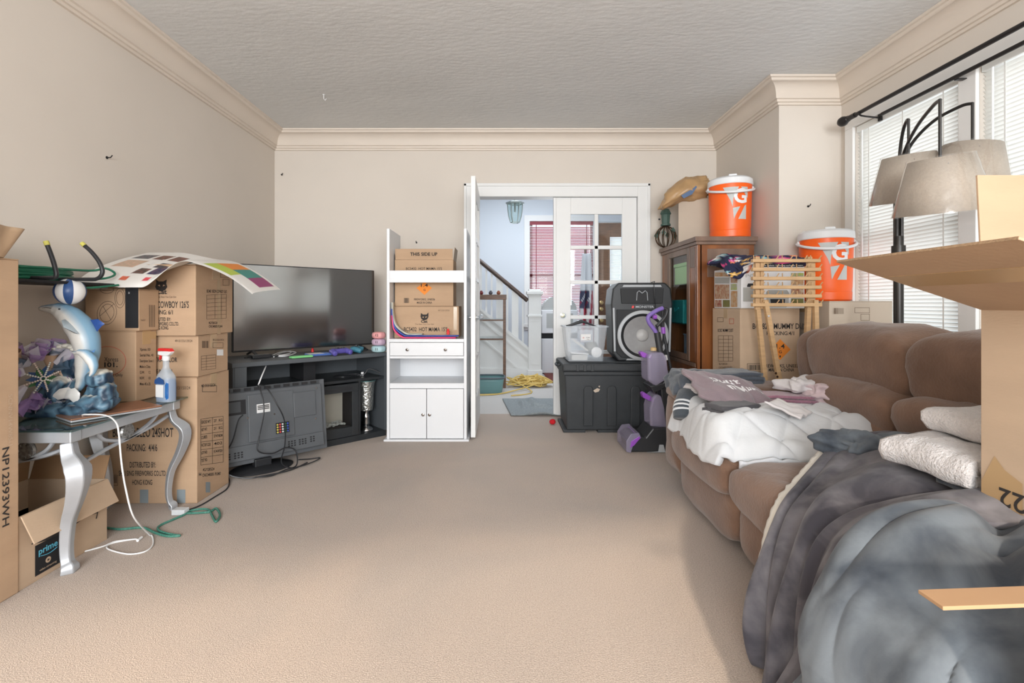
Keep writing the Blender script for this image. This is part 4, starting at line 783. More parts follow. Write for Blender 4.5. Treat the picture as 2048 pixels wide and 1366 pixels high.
for x, z in ((-.165, .285), (-.005, .285), (.26, .215), (.275, .42)): b = MB(); b.lathe([(.006, 0), (.006, .003)], 8, LM @ Matrix.Translation((x, -.0225 if z < .2 else -.0165, z)) @ Matrix.Rotation(PI/2, 4, 'X')); b.build('screw', 'chrome', bk)
b = MB(); b.lathe([(.19, .0), (.19, .008), (.17, .016), (.06, .024)], 32, Matrix.Translation((-.08, .02, .001)), 1, .68); b.build('stand_base', 'black_plastic', t, smooth=40); MB().box(-.13, -.03, -.01, .05, .02, .07).build('stand_neck', 'black_plastic', t, bevel=.006)
OM = Matrix.Translation((-1.46, 3.155, 0)) @ Matrix.Rotation(OA, 4, 'Z')
def oc(x, y, z): return OM @ Vector((x, y, z))
cords = [[(-.21, -.045, .37), (-.24, -.06, .34), (-.27, -.05, .22), (-.33, -.06, .12), (-.31, -.10, .05), (-.22, -.14, .012), (-.12, -.17, .012), (0, -.18, .012), (.08, -.15, .012), (.16, -.10, .012)],
         [(-.09, .045, .53), (-.06, .0, .515), (-.02, -.055, .42), (.03, -.06, .30), (.03, -.07, .15), (.0, -.09, .05), (.04, -.13, .012), (.12, -.14, .012), (.22, -.10, .012), (.26, -.06, .012), (.2, -.04, .012), (.12, -.06, .03)],
         [(-.1, .045, .53), (-.1, -.02, .50), (-.09, -.05, .38), (-.12, -.055, .22), (-.13, -.07, .14), (-.05, -.08, .11), (.03, -.08, .13), (.09, -.09, .1), (.08, -.13, .02), (.0, -.15, .012), (-.1, -.2, .012), (-.18, -.18, .02)]]
for i, c_ in enumerate(cords): tag(MB().tube(smoothpath([oc(*p) for p in c_], 6), .0042, 6).build('power_cable', 'black_plastic', smooth=60), ['black cable looping from the socket recess of the old television', 'black cable hanging over the top of the old television to a loop on the carpet', 'black cable curling in front of the old television stand base'][i], 'cable')
# ---------------------------------------------------------------- things on and in the stand
def on_top(x, y): Y = (CH-SH)*F/(y-CY); return Vector(((x-CX)*Y/F, Y, SH))
mat('green_case', (.22, .62, .24), .5); mat('blue_case', (.10, .20, .55), .4); mat('pad_purple', (.10, .085, .36), .4); mat('pad_teal', (.05, .20, .28), .4)
p = on_top(601, 716); b = MB(); b.prism([(-.075, -.03), (.075, -.022), (.078, .03), (-.06, .034), (-.085, .01)], .014); o = b.build('phone_case', 'green_case', bevel=.005, loc=(p.x, p.y+.02, SH+.001), rotz=SA); tag(o, 'light green phone case on the media stand edge', 'phone case')
p = on_top(634, 711); t = thing('game_case', 'blue plastic game case lying flat on the media stand', 'case', (p.x, p.y+.03, SH), SA-.05); MB().box(-.085, .085, -.055, .055, .001, .007).build('lower_shell', 'blue_case', t, bevel=.002); MB().box(-.085, .085, -.055, .055, .0075, .014).build('upper_shell', 'blue_case', t, bevel=.002); MB().box(-.08, .03, -.05, .05, .0141, .0146).build('cover_sheet', 'white_plastic', t)
def pad(label, px, py, m, rz_):
    p = on_top(px, py); t = thing('game_controller', label, 'game controller', (p.x, p.y+.02, SH), rz_)
    b = MB(); b.pillow((0, 0, .032), (.074, .032, .02), (.6, .5)); b.build('shell', m, t, smooth=180)
    for s in (-1, 1):
        g = MB(); g.tube(smoothpath([(s*.052, .0, .033), (s*.064, -.03, .026), (s*.068, -.058, .018)], 4), [.022]*4+[.02]*4+[.013], 10); g.build('grip', m, t, smooth=60)
        g = MB(); g.lathe([(.007, .04), (.007, .054), (.0105, .055), (.010, .061), (0, .062)], 12, Matrix.Translation((s*.026, -.014, 0))); g.build('thumb_stick', 'black_plastic', t, smooth=40)
    MB().box(-.02, .02, -.012, .018, .051, .053).build('touch_pad', 'black_plastic', t, bevel=.001)
pad('purple game controller on the media stand in front of the television', 676, 711, 'pad_purple', SA+.2); pad('teal game controller beside the purple one', 708, 706, 'pad_teal', SA+1.0)
p = on_top(625, 704); b = MB(); b.lathe([(.011, .001), (.011, .02), (.007, .024), (.007, .034), (.009, .035), (.009, .044)], 12); tag(b.build('small_bottle', 'red_plastic', smooth=40, loc=tuple(p)), 'tiny red bottle standing behind the blue game case', 'bottle')
for i, cc in enumerate([(.42, .62, .66), (.55, .40, .52), (.78, .36, .36)]): mat('jar%d' % i, cc, .45)
p = on_top(757, 706)
t = thing('stacked_calendar', 'stack of three pastel pumpkin shaped number blocks on the media stand', 'ornament', (p.x-.01, p.y+.05, SH))
for i in range(3):
    b = MB(); b.grid(lambda u, v: (lambda r, z: (r*math.cos(2*PI*u), r*math.sin(2*PI*u), z))((.044-.002*i+.015*math.sin(PI*v)**.6)*(1-.05*abs(math.cos(5*2*PI*u)))*(1 if 0 < v < 1 else .7), .002+.054*i+.053*v), 50, 12, True); b.f += [tuple(range(49, -1, -1)), tuple(550+j for j in range(50))]; pb = b.build('pumpkin_block', 'jar%d' % i, t, smooth=60)
    write(pb, ['11', '11', '12'][i], (-.004, -.0605+.002*i, .03+.054*i), size=.026)
wc_ = [(545, 716), (560, 708), (580, 704), (575, 710), (550, 714), (570, 714), (590, 707), (565, 705), (541, 714)]
P = [on_top(*q)+Vector((0, .02, .006)) for q in wc_]+[on_top(540, 717)+Vector((0, -.03, -.02)), st(-.40, -.07, .58), st(-.45, -.09, .49), st(-.55, -.11, .455), st(-.66, -.12, .50), st(-.70, -.05, .58)]
tag(MB().tube(smoothpath(P, 6), .0042, 6).build('power_lead', 'white_cable', smooth=60), 'white power cord looping over the media stand front', 'cable')
p = on_top(515, 718); t = thing('power_adapter', 'black power adapter with lead at the media stand corner', 'adapter', (p.x, p.y+.05, SH), SA); MB().box(-.06, .06, -.025, .025, .001, .026).build('brick', 'black_plastic', t, bevel=.004); MB().tube(smoothpath([(.06, 0, .012), (.1, -.02, .01), (.12, .03, .008), (.04, .05, .008), (-.06, .06, .008), (-.1, .02, .008)], 5), .004, 6).build('lead', 'black_plastic', t)
mat('mosaic', (.62, .64, .62), .15, .9, bump=1.0, bs=55); mat('mosaic_rim', (.20, .35, .35), .3, .5)
t = thing('mosaic_goblet', 'tall silver mosaic goblet vase in the stand end niche', 'vase', tuple(st(.435, .12, .045)))
MB().lathe([(.054, 0), (.05, .012), (.022, .03), (.03, .06), (.024, .085), (.03, .1), (.018, .13), (.022, .15)], 24).build('stem', 'chrome', t, smooth=40); MB().lathe([(.022, .15), (.052, .158), (.058, .2), (.06, .3), (.066, .36), (.074, .39)], 30).build('bowl', 'mosaic', t, smooth=60); MB().tube([(.074*math.cos(2*PI*i/30), .074*math.sin(2*PI*i/30), .392) for i in range(30)], .004, 6, closed=True).build('rim', 'mosaic_rim', t)
t = thing('cable_tangle', 'dark cables with a small white plug on the stand shelf', 'cable', tuple(st(.4, .15, .475))); MB().tube(smoothpath([st(.52, .05, .50), st(.45, .1, .53), (st(.42, .12, .49)), st(.36, .15, .482), st(.25, .12, .482), st(.2, .2, .482), st(.3, .25, .482), st(.42, .2, .482), st(.38, .1, .482)], 5), .004, 6).build('lead', 'black_plastic', t, world=True); MB().box(.008, .028, -.01, .01, .002, .03).build('plug', 'white_plastic', t, bevel=.003)
p = st(-.28, .1, .476); b = MB(); b.lathe([(.05, 0), (.055, .008), (.03, .014), (0, .015)], 18); tag(b.build('black_puck', 'black_plastic', smooth=40, loc=tuple(p)), 'black round puck on the upper shelf of the media stand', 'gadget')
# ---------------------------------------------------------------- white tower cabinet
t = thing('tower_cabinet', 'white tower cabinet with a drawer and two doors beside the open door', 'cabinet', (-.58, 3.74, 0)); w_ = .295; d_ = .40
for s in (-1, 1): MB().box(s*w_-.011, s*w_+.011, 0, d_, .015, 1.625).build('side_panel', 'white_laminate', t, bevel=.002)
MB().box(-w_-.03, w_+.03, -.02, d_, 0, .015).build('plinth', 'white_laminate', t, bevel=.002); MB().box(-w_+.011, w_-.011, .01, d_, .40, .44).build('shelf', 'white_laminate', t, bevel=.002); MB().box(-w_+.011, w_-.011, 0, d_, .755, .78).build('deck', 'white_laminate', t, bevel=.002)
MB().box(-w_+.011, w_-.011, .01, d_, .63, .648).build('shelf', 'white_laminate', t); MB().box(-w_+.011, w_-.011, d_-.006, d_, .015, .755).build('back_panel', 'white_laminate', t); MB().box(-w_+.011, w_-.011, 0, .015, 1.212, 1.304).build('cross_rail', 'white_laminate', t, bevel=.002)
dr = MB().box(-w_+.014, w_-.014, -.004, .014, .652, .752).build('drawer', 'white_laminate', t, bevel=.002)
def knob(par, x, z, y=-.004): b = MB(); b.lathe([(.006, 0), (.006, .01), (.011, .014), (.012, .02), (.0, .025)], 14, Matrix.Translation((x, y, z)) @ Matrix.Rotation(PI/2, 4, 'X')); b.build('knob', 'chrome', par, smooth=40)
knob(dr, -.145, .70); knob(dr, .145, .70)
for s in (-1, 1): q = MB().box(min(s*.002, s*(w_-.014)), max(s*.002, s*(w_-.014)), -.004, .012, .02, .398).build('door', 'white_laminate', t, bevel=.002); knob(q, s*.025, .205)
K1 = carton('fireworks carton marked HOT MAMA on the white cabinet deck', -.855, -.345, 3.86, 4.12, .781, 1.03, tape=None)
fY = ('Y', 3.86); W(K1, 'BC5432  HOT MAMA 15\'S', 808, 895, 659, 8, *fY); W(K1, 'Cat', 842, 855, 643, 5, *fY, bold=.04); W(K1, 'The Best You Can Get', 830, 868, 648.5, 2.6, *fY, m='ink_faded', bold=0); W(K1, '487/225/139/24', 876, 899, 621, 3, *fY, m='ink_faded', bold=0)
p_ = Pr(K1, *fY); p_.poly([(843, 638), (841, 633), (842, 626), (846, 629), (853, 629), (857, 625), (857, 634), (854, 639), (848, 641)]); p_.done(name='cat_emblem'); p_ = Pr(K1, *fY, .0024); p_.poly([(844, 634), (848, 633), (847, 636)]); p_.poly([(851, 636), (851, 633), (855, 633)]); p_.done('cardboard', 'emblem_eyes')
p_ = Pr(K1, *fY, .0012); p_.rect(907, 614, 914, 660); p_.done('tape', 'clear_tape_strip')
K2 = carton('carton with orange hazard diamond and raised THIS SIDE UP flap in the white cabinet', -.855, -.39, 3.88, 4.13, 1.031, 1.40, flaps=False, tape=None)
fY = ('Y', 3.88); W(K2, 'BC5432  HOT MAMA 15\'S', 812, 884, 537.5, 5, *fY, bold=.006); p_ = Pr(K2, *fY); p_.poly([(833, 576), (849, 564), (864, 576), (849, 590)]); p_.done('dia_orange', 'hazard_diamond'); W(K2, '1.4', 842, 856, 571, 6, *fY, off=.003); W(K2, 'G', 847, 851, 580, 4, *fY, off=.003); W(K2, 'FIREWORKS, UN0336', 828, 870, 599, 4, *fY); W(K2, 'MADE IN CHINA', 834, 864, 605.5, 4, *fY)
p_ = Pr(K2, *fY); p_.bars(808, 596, 819, 606, 9); p_.done(name='barcode')
fo = flap(K2, (0, -.125, .369), (1, 0, 0), (0, -.12, 1), .455, .085, 'cardboard'); write(K2, 'THIS SIDE UP', (0, -.139, .41), (1, 0, 0), (0, -.12, 1), .037, bold=.02)
flap(K2, (.23, 0, .369), (0, 1, 0), (.12, 0, 1), .24, .10, 'cardboard_grey'); flap(K2, (-.23, 0, .369), (0, -1, 0), (-.02, 0, 1), .20, .05, 'cardboard_dark')
# curled plastic sheets in the cabinet
mat('sheet_blue', (.05, .10, .42), .3); mat('sheet_pink', (.85, .08, .22), .35); mat('sheet_cream', (.62, .60, .52), .4, var=.25, vs=20)
def lsheet(name, label, m, dz, xr, h, rad, yy0, yy1):
    P = smoothpath([(-.862+.012, 0, 1.0+h), (-.858+.012, 0, .93+dz), (-.835+dz*.6, 0, .845+dz), (-.78+dz, 0, .792+dz), (-.70, 0, .784+dz), (xr, 0, .784+dz)], 6)
    b = MB(); n = len(P); b.grid(lambda u, v: (P[round(u*(n-1))].x, lerp(yy0, yy1, v), P[round(u*(n-1))].z), n, 2); return tag(b.build(name, m, smooth=180, solid=.008), label, 'plastic sheet')
lsheet('plastic_sheet', 'pink plastic sheet bent up the side of the white cabinet', 'sheet_pink', .004, -.36, -.04, .1, 3.75, 3.835); lsheet('plastic_sheet', 'blue plastic sheet lying on the bent pink one', 'sheet_blue', .018, -.34, .01, .1, 3.752, 3.835); lsheet('plastic_sheet', 'clouded cream plastic sheet curling above the blue one', 'sheet_cream', .031, -.62, .06, .1, 3.756, 3.835)
b = MB(); b.lathe([(.012, 0), (.012, .03), (.008, .034), (.008, .045)], 12); tag(b.build('small_bottle', 'red_plastic', smooth=40, loc=(-.42, 3.775, .812)), 'small red cap bottle on the blue plastic sheet', 'bottle')
# ---------------------------------------------------------------- black storage trunk
mat('trunk', (.035, .039, .043), .5, var=.15, vs=10, bump=.1, bs=80)
t = thing('trunk', 'black plastic storage trunk with a hinged lid by the French door', 'trunk', (.885, 4.19, 0)); hw, hd = .40, .24
def taper(b, x0, x1, y0, y1, z0, z1, k): b.add([(x*(k if z == z0 else 1), y*(k if z == z0 else 1), z) for z in (z0, z1) for y in (y0, y1) for x in (x0, x1)], [(0, 2, 3, 1), (4, 5, 7, 6), (0, 1, 5, 4), (2, 6, 7, 3), (0, 4, 6, 2), (1, 3, 7, 5)])
b = MB(); taper(b, -hw+.02, hw-.02, -hd+.015, hd-.015, .02, .47, .95); b.build('body', 'trunk', t, bevel=.012)
for x in (-.30, -.02, .30): MB().box(x-.09, x+.09, -hd+.03, hd-.03, .0, .022).build('foot', 'trunk', t, bevel=.004)
for x in (-.19, .0, .19):
    b = MB(); b.prism([(x-.038, .06), (x+.038, .06), (x+.038, .36), (x+.022, .385), (x-.022, .385), (x-.038, .36)], .012, Matrix.Translation((0, -hd+.018, 0)) @ Matrix.Rotation(math.radians(90+1.5), 4, 'X')); b.build('rib_panel', 'trunk', t, bevel=.006)
MB().box(-hw+.008, hw-.008, -hd, hd, .47, .50).build('rim', 'trunk', t, bevel=.006); MB().box(-hw, hw, -hd-.008, hd+.008, .50, .565).build('lid', 'trunk', t, bevel=.014)
MB().box(-hw+.06, hw-.06, -hd+.05, hd-.05, .565, .577).build('lid_panel', 'trunk', t, bevel=.005)
for x in (-.28, -.22, -.16): MB().box(x-.012, x+.012, -hd-.016, -hd-.008, .505, .56).build('lid_rib', 'trunk', t, bevel=.003)
b = MB(); b.tube(smoothpath([(-hw-.002, -.07, .54), (-hw-.022, -.06, .53), (-hw-.022, .06, .53), (-hw-.002, .07, .54)], 4), .011, 8); b.build('side_handle', 'trunk', t, smooth=60)
MB().box(.24, .30, -hd-.014, -hd-.004, .46, .53).build('latch', 'trunk', t, bevel=.003); p_ = Pr(t, 'Y', 3.955, .006); p_.poly([(1186, 781), (1194, 776), (1200, 778), (1197, 783), (1190, 785)]); p_.poly([(1196, 772), (1200, 771), (1199, 775)]); p_.done('cardboard_grey', 'scuff')
# clear bin
hazy('clear_bin', (.70, .76, .82), .68, .25)
t = thing('storage_bin', 'clear plastic bin with paper label on the black trunk', 'bin', (.685, 4.115, .577)); w0, w1, e0, e1, hh = .145, .178, .10, .125, .285
def bn(u, v): a = 2*PI*u; p = lambda q: math.copysign(abs(q)**.22, q); return (lerp(w0, w1, v)*p(math.cos(a)), lerp(e0, e1, v)*p(math.sin(a)), .001+hh*v)
b = MB(); b.grid(bn, 48, 6, True); b.f.append(tuple(range(47, -1, -1))); b.build('tub', 'clear_bin', t, smooth=40); p = lambda q: math.copysign(abs(q)**.22, q)
MB().tube([((w1+.006)*p(math.cos(2*PI*i/48)), (e1+.006)*p(math.sin(2*PI*i/48)), hh) for i in range(48)], .007, 6, closed=True).build('rim', 'clear_bin', t, smooth=60)
b = MB(); b.box(-.052, .052, -.1245, -.1235, .16, .26); b.build('handle_panel', 'clear_bin', t); MB().box(-.045, .035, -.1262, -.1250, .175, .225).build('paper_label', 'sticker_white', t); write(t, 'STORE', (.012, -.1268, .197), size=.010); write(t, '18 qt', (.012, -.1268, .184), size=.010); write(t, '18', (-.026, -.1268, .195), size=.016, m='red_ink')
mat('paperish', (.66, .65, .62), .7); mat('papergrey', (.40, .40, .38), .7)
def inside(nm, lab, cat, bb, m): return tag(bb.build(nm, m, smooth=40, loc=(.685, 4.115, .577)), lab, cat)
b = MB(); b.lathe([(.044, 0), (.044, .012), (.04, .014)], 24, Matrix.Translation((.088, -.085, .075)) @ Matrix.Rotation(PI/2, 4, 'X')); inside('jar_lid', 'round white lid pressed against the clear bin side', 'lid', b, 'white_plastic')
b = MB(); b.box(-.11, .05, -.006, .006, -.008, .008, Matrix.Translation((-.02, -.075, .115)) @ Matrix.Rotation(math.radians(38), 4, 'Y')); inside('paper_stick', 'white paper stick slanting inside the clear bin', 'stick', b, 'paperish')
b = MB(); b.box(-.11, .02, -.06, .06, .004, .05); inside('paper_pack', 'pale paper packet on the floor of the clear bin', 'packet', b, 'paperish'); b = MB(); b.box(-.12, .03, -.05, .07, .052, .062, Matrix.Rotation(.06, 4, 'Y')); inside('envelope', 'white envelope lying on the paper packet in the clear bin', 'envelope', b, 'white_plastic')
b = MB(); b.pillow((.07, .02, .10), (.05, .06, .06), (.8, .8), fn=lambda q: q*(1+.2*nz(q.x*20, q.y*20, q.z*20))); inside('plastic_wrap', 'crumpled grey wrapping at the back of the clear bin', 'wrapping', b, 'papergrey')
b = MB(); b.grid(lambda u, v: (lerp(-.12, .115, u), lerp(-.09, .09, v), .285+.055*(1-abs(2*u-1))**.9*(1-.4*abs(2*v-1))), 22, 12); tag(b.build('black_cloth', 'black_matte', smooth=60, solid=.006, loc=(.665, 4.115, .577)), 'black folded cloth peaking over the clear bin rim', 'cloth')
# loudspeaker
mat('spk', (.020, .022, .025), .42); mat('spk_panel', (.012, .013, .015), .6); mat('spk_bar', (.42, .44, .46), .4); mat('cone', (.34, .34, .345), .55, var=.12, vs=20); mat('cap', (.50, .50, .50), .35)
t = thing('loudspeaker', 'big black party loudspeaker with grey woofer on the trunk', 'speaker', (1.145, 4.02, .577), math.radians(-4)); H_ = .647
ol = [(-.19, 0), (.19, 0), (.235, .06), (.245, .42), (.25, .47), (.235, .60), (.19, H_), (-.19, H_), (-.235, .60), (-.25, .47), (-.245, .42), (-.235, .06)]
b = MB(); b.prism(ol, .36, Matrix.Translation((0, .36, 0)) @ Matrix.Rotation(PI/2, 4, 'X')); b.build('cabinet', 'spk', t, bevel=.012)
def plate(name, poly, y, m, par=t): b = MB(); b.prism(poly, .012, Matrix.Translation((0, y, 0)) @ Matrix.Rotation(PI/2, 4, 'X')); return b.build(name, m, par, bevel=.003)
plate('horn_panel', [(-.165, .475), (.165, .475), (.175, .60), (-.175, .60)], .0, 'spk_panel'); plate('grille_panel', [(-.165, .03), (.165, .03), (.205, .07), (.205, .425), (-.205, .425), (-.205, .07)], .0, 'spk_panel')
plate('light_bar', [(-.16, .61), (.16, .61), (.15, .628), (-.15, .628)], -.002, 'spk_bar'); plate('light_bar', [(-.13, .008), (.13, .008), (.12, .022), (-.12, .022)], -.002, 'spk_bar')
for s in (-1, 1): plate('side_bar', [(s*.212, .08), (s*.228, .08), (s*.238, .44), (s*.222, .44)], -.002, 'spk_bar')
b = MB(); Mx = Matrix.Translation((0, -.038, .215)) @ Matrix.Rotation(PI/2, 4, 'X')
b.lathe([(.203, -.026), (.205, .01), (.195, .016), (.178, .014)], 48, Mx, cap=False); b.build('woofer_ring', 'spk_bar', t, smooth=40)
MB().lathe([(.178, .010), (.172, .020), (.160, .016), (.155, .006)], 48, Mx, cap=False).build('surround', 'spk', t, smooth=60); MB().lathe([(.156, .008), (.12, -.004), (.05, -.022)], 48, Mx, cap=False).build('cone', 'cone', t, smooth=60); MB().lathe([(.052, -.022), (.05, -.012), (.04, -.001), (.022, .006), (0, .008)], 32, Mx).build('dust_cap', 'cap', t, smooth=60)
write(t, 'MONSTER', (.02, -.0145, .447), size=.026, m='spk_bar', bold=.02, sx=1.25); b = MB(); b.prism([(-.085, .437), (-.068, .437), (-.064, .457), (-.081, .457)], .002, Matrix.Translation((0, -.0125, 0)) @ Matrix.Rotation(PI/2, 4, 'X')); b.build('emblem', 'red_plastic', t)
b = MB()
for s in (-1, 1): b.tube([(s*.045, -.014, .50), (s*.04, -.014, .565), (s*.025, -.014, .58), (0, -.014, .56)], .003, 6)
b.build('claw_emblem', 'spk_bar', t)
tag(MB().tube(smoothpath([(1.27, 4.18, 1.232), (1.26, 4.05, 1.234), (1.235, 3.985, 1.215), (1.235, 3.975, 1.12), (1.24, 3.965, 1.02), (1.225, 3.96, .93)], 5), .003, 6).build('speaker_wire', 'black_plastic', smooth=60), 'thin dark wire hanging down the loudspeaker front', 'cable')
# ---------------------------------------------------------------- carpet cleaner
VY = 3.56; mat('vac_black', (.030, .031, .034), .4); mat('vac_purple', (.30, .08, .48), .35); mat('vac_violet', (.20, .13, .42), .4); hazy('tank', (.42, .38, .52), .5, .12); mat('cap_tan', (.60, .42, .20), .5)
b0 = at(1300, 898, VY); t = thing('carpet_cleaner', 'upright black and purple carpet cleaner in front of the trunk', 'carpet cleaner', (b0.x, VY, 0))
def side(name, poly, y0, y1, m, bevel=.006, par=t):
    b = MB(); pl = [at(x, y, VY) for x, y in poly]; b.prism([(p.x, max(p.z, .004)) for p in pl], y1-y0, Matrix.Translation((0, VY+y1, 0)) @ Matrix.Rotation(PI/2, 4, 'X')); return b.build(name, m, par, bevel=bevel, world=True)
side('foot', [(1252, 896), (1246, 870), (1258, 862), (1282, 866), (1296, 848), (1330, 848), (1350, 860), (1352, 890), (1340, 897)], -.12, .12, 'vac_black', .01)
side('nozzle_window', [(1243, 893), (1243, 872), (1252, 858), (1268, 856), (1272, 866), (1258, 876), (1252, 895)], -.14, .14, 'tank', .006); side('nozzle_trim', [(1250, 885), (1252, 872), (1268, 862), (1270, 866), (1258, 880)], -.142, .142, 'vac_purple', .003)
side('foot_trim', [(1284, 897), (1306, 893), (1308, 880), (1316, 880), (1320, 896)], -.126, .126, 'spk_bar', .003)
for s in (-1, 1):
    c = at(1341, 881, VY); r = 17*VY/F; b = MB(); b.lathe([(r*.35, -.012), (r*.9, -.016), (r, -.010), (r, .010), (r*.9, .016), (r*.35, .012)], 28, Matrix.Translation((c.x, VY+s*.135, r+.002)) @ Matrix.Rotation(PI/2, 4, 'X')); wl = b.build('wheel', 'vac_black', t, smooth=40, world=True)
    b = MB(); b.lathe([(r*.22, -.018), (r*.22, .018)], 14, Matrix.Translation((c.x, VY+s*.135, r+.002)) @ Matrix.Rotation(PI/2, 4, 'X')); b.build('hub', 'spk_bar', wl, world=True)
side('spine', [(1326, 855), (1316, 770), (1334, 768), (1345, 855)], -.05, .05, 'vac_black', .01); side('lower_tank', [(1294, 848), (1293, 812), (1298, 792), (1306, 784), (1316, 788), (1322, 812), (1326, 850)], -.085, .085, 'tank', .014); side('lower_tank_handle', [(1282, 786), (1286, 783), (1308, 797), (1304, 804), (1284, 794)], -.03, .03, 'vac_purple', .004)
side('tank_shelf', [(1292, 768), (1300, 782), (1318, 774), (1338, 757), (1336, 740), (1318, 762)], -.09, .09, 'vac_black', .008); side('upper_tank', [(1289, 758), (1288, 712), (1293, 703), (1318, 702), (1325, 712), (1330, 752), (1304, 769)], -.095, .095, 'tank', .016); side('upper_tank_handle', [(1278, 705), (1282, 702), (1302, 712), (1300, 719), (1282, 713)], -.03, .03, 'vac_purple', .004)
c = at(1307, 700, VY); b = MB(); b.lathe([(.022, -.004), (.022, .014), (.014, .02)], 16, Matrix.Translation(c)); b.build('tank_cap', 'cap_tan', t, world=True, smooth=40)
V = lambda x, y, d=0: at(x, y, VY)+Vector((0, d, 0))
MB().tube(smoothpath([V(1326, 770), V(1322, 720), V(1318, 690), V(1314, 665)], 4), .024, 10).build('lower_shaft', 'vac_black', t, smooth=60, world=True)
MB().tube(smoothpath([V(1317, 676), V(1309, 660), V(1298, 645), V(1297, 633), V(1312, 622), V(1326, 616)], 6), .0155, 10).build('handle_grip', 'vac_violet', t, smooth=60, world=True)
MB().tube(smoothpath([V(1326, 616), V(1334, 620), V(1330, 634), V(1314, 652)], 6), .0125, 10).build('handle_rear', 'vac_black', t, smooth=60, world=True); MB().tube([V(1306, 634), V(1313, 634)], .016, 8).build('trigger', 'vac_purple', t, world=True)
MB().tube(smoothpath([V(1331, 622, .06), V(1333, 660, .07), V(1340, 700, .07), V(1348, 740, .07), V(1351, 764, .07)], 5), .011, 8).build('hose', 'vac_black', t, smooth=60, world=True); MB().tube(smoothpath([V(1318, 650, .06), V(1328, 700, .085), V(1338, 745, .09)], 5), .010, 8).build('hose', 'vac_black', t, smooth=60, world=True); MB().tube([V(1335, 712, .06), V(1337, 722, .06)], .017, 10).build('hose_cuff', 'sticker_white', t, world=True); MB().tube([V(1332, 655, .065), V(1333, 668, .065)], .016, 8).build('clip', 'vac_purple', t, world=True)
# ---------------------------------------------------------------- curio cabinet
mat('mahogany', (.30, .105, .032), .3, var=.55, vs=3, col2=(.13, .045, .018), stretch=(3, 3, .5), coat=.3); mat('mahogany_grey', (.23, .145, .105), .35, var=.3, vs=4, stretch=(3, 3, .5)); glass('curio_glass', (.92, .95, .95), .04)
QX0, QX1, QY0, QY1, QH = 1.47, 1.90, 3.69, 4.50, 1.555
t = thing('curio_cabinet', 'dark wooden curio cabinet with glass door against the alcove wall', 'cabinet', ((QX0+QX1)/2, (QY0+QY1)/2, 0))
def qb(name, a, m='mahogany', par=t, bev=.003): return MB().box(*a).build(name, m, par, bevel=bev, world=True)
qb('side_panel', (QX0+.02, QX1, QY0, QY0+.02, .03, QH-.06)); qb('side_panel', (QX0+.02, QX1, QY1-.02, QY1, .03, QH-.06)); qb('back_panel', (QX1-.012, QX1, QY0+.02, QY1-.02, .03, QH-.06), 'mahogany_grey')
for y in (QY0, QY1-.035): qb('corner_post', (QX0, QX0+.035, y, y+.035, 0, QH-.06))
qb('base', (QX0+.01, QX1, QY0+.005, QY1-.005, .0, .10)); qb('lower_panel', (QX0+.012, QX0+.03, QY0+.035, QY1-.035, .10, .60)); qb('deck', (QX0+.03, QX1-.012, QY0+.02, QY1-.02, .585, .60)); qb('lower_rail', (QX0-.004, QX0+.02, QY0+.035, QY1-.035, .565, .595), 'mahogany_grey')
for z in (.875, 1.205): qb('shelf', (QX0+.03, QX1-.012, QY0+.02, QY1-.02, z, z+.008), 'shelf_glass')
qb('cornice', (QX0-.012, QX1+.008, QY0-.012, QY1+.008, QH-.06, QH-.035), 'mahogany_grey'); qb('top', (QX0-.024, QX1+.016, QY0-.024, QY1+.016, QH-.035, QH), 'mahogany_grey'); qb('side_inset', (QX0+.075, QX1-.04, QY0-.003, QY0, 1.25, QH-.09), 'mahogany_grey')
dY0, dY1 = QY0+.15, QY1-.15; qb('front_stile', (QX0, QX0+.02, QY0+.035, dY0, .60, QH-.06)); qb('front_stile', (QX0, QX0+.02, dY1, QY1-.035, .60, QH-.06)); qb('stile_inlay', (QX0-.003, QX0, QY0+.045, dY0-.01, 1.33, QH-.07), 'mahogany_grey')
dd = MB(); 
for a in ((dY0, dY0+.05, .60, QH-.06), (dY1-.05, dY1, .60, QH-.06), (dY0+.05, dY1-.05, .60, .65), (dY0+.05, dY1-.05, QH-.11, QH-.06)): dd.box(QX0-.006, QX0+.016, *a)
dd = dd.build('door', 'mahogany_grey', t, bevel=.003, world=True); MB().box(QX0+.003, QX0+.006, dY0+.05, dY1-.05, .65, QH-.11).build('pane', 'curio_glass', dd, world=True)
mat('green_bin', (.45, .78, .32), .5); mat('teal_bin', (.03, .36, .38), .5); mat('navy_bin', (.10, .16, .28), .4); mat('pink_cloth', (.60, .12, .30), .8)
t = thing('green_box', 'pale green lidded box on the top shelf inside the curio cabinet', 'box', (1.625, 4.08, 1.213)); MB().box(-.12, .12, -.2, .2, 0, .15).build('body', 'green_bin', t, bevel=.008); MB().box(-.127, .127, -.207, .207, .15, .18).build('lid', 'green_bin', t, bevel=.008)
b = MB(); b.pillow((0, 0, .15), (.13, .17, .148), (.6, .6), fn=lambda q: q*(1+.12*nz(q.x*9, q.y*9, q.z*9))); tag(b.build('black_bag', 'black_matte', smooth=180, loc=(1.65, 3.92, .884)), 'slumped black bag on the middle shelf inside the curio cabinet', 'bag')
t = thing('teal_bin', 'teal fabric bin on the middle shelf inside the curio cabinet', 'bin', (1.64, 4.26, .884)); MB().box(-.12, .12, -.14, .14, 0, .2).build('body', 'teal_bin', t, bevel=.006); MB().tube([(-.125, -.05, .13), (-.14, 0, .1), (-.125, .05, .13)], .006, 6).build('handle', 'teal_bin', t)
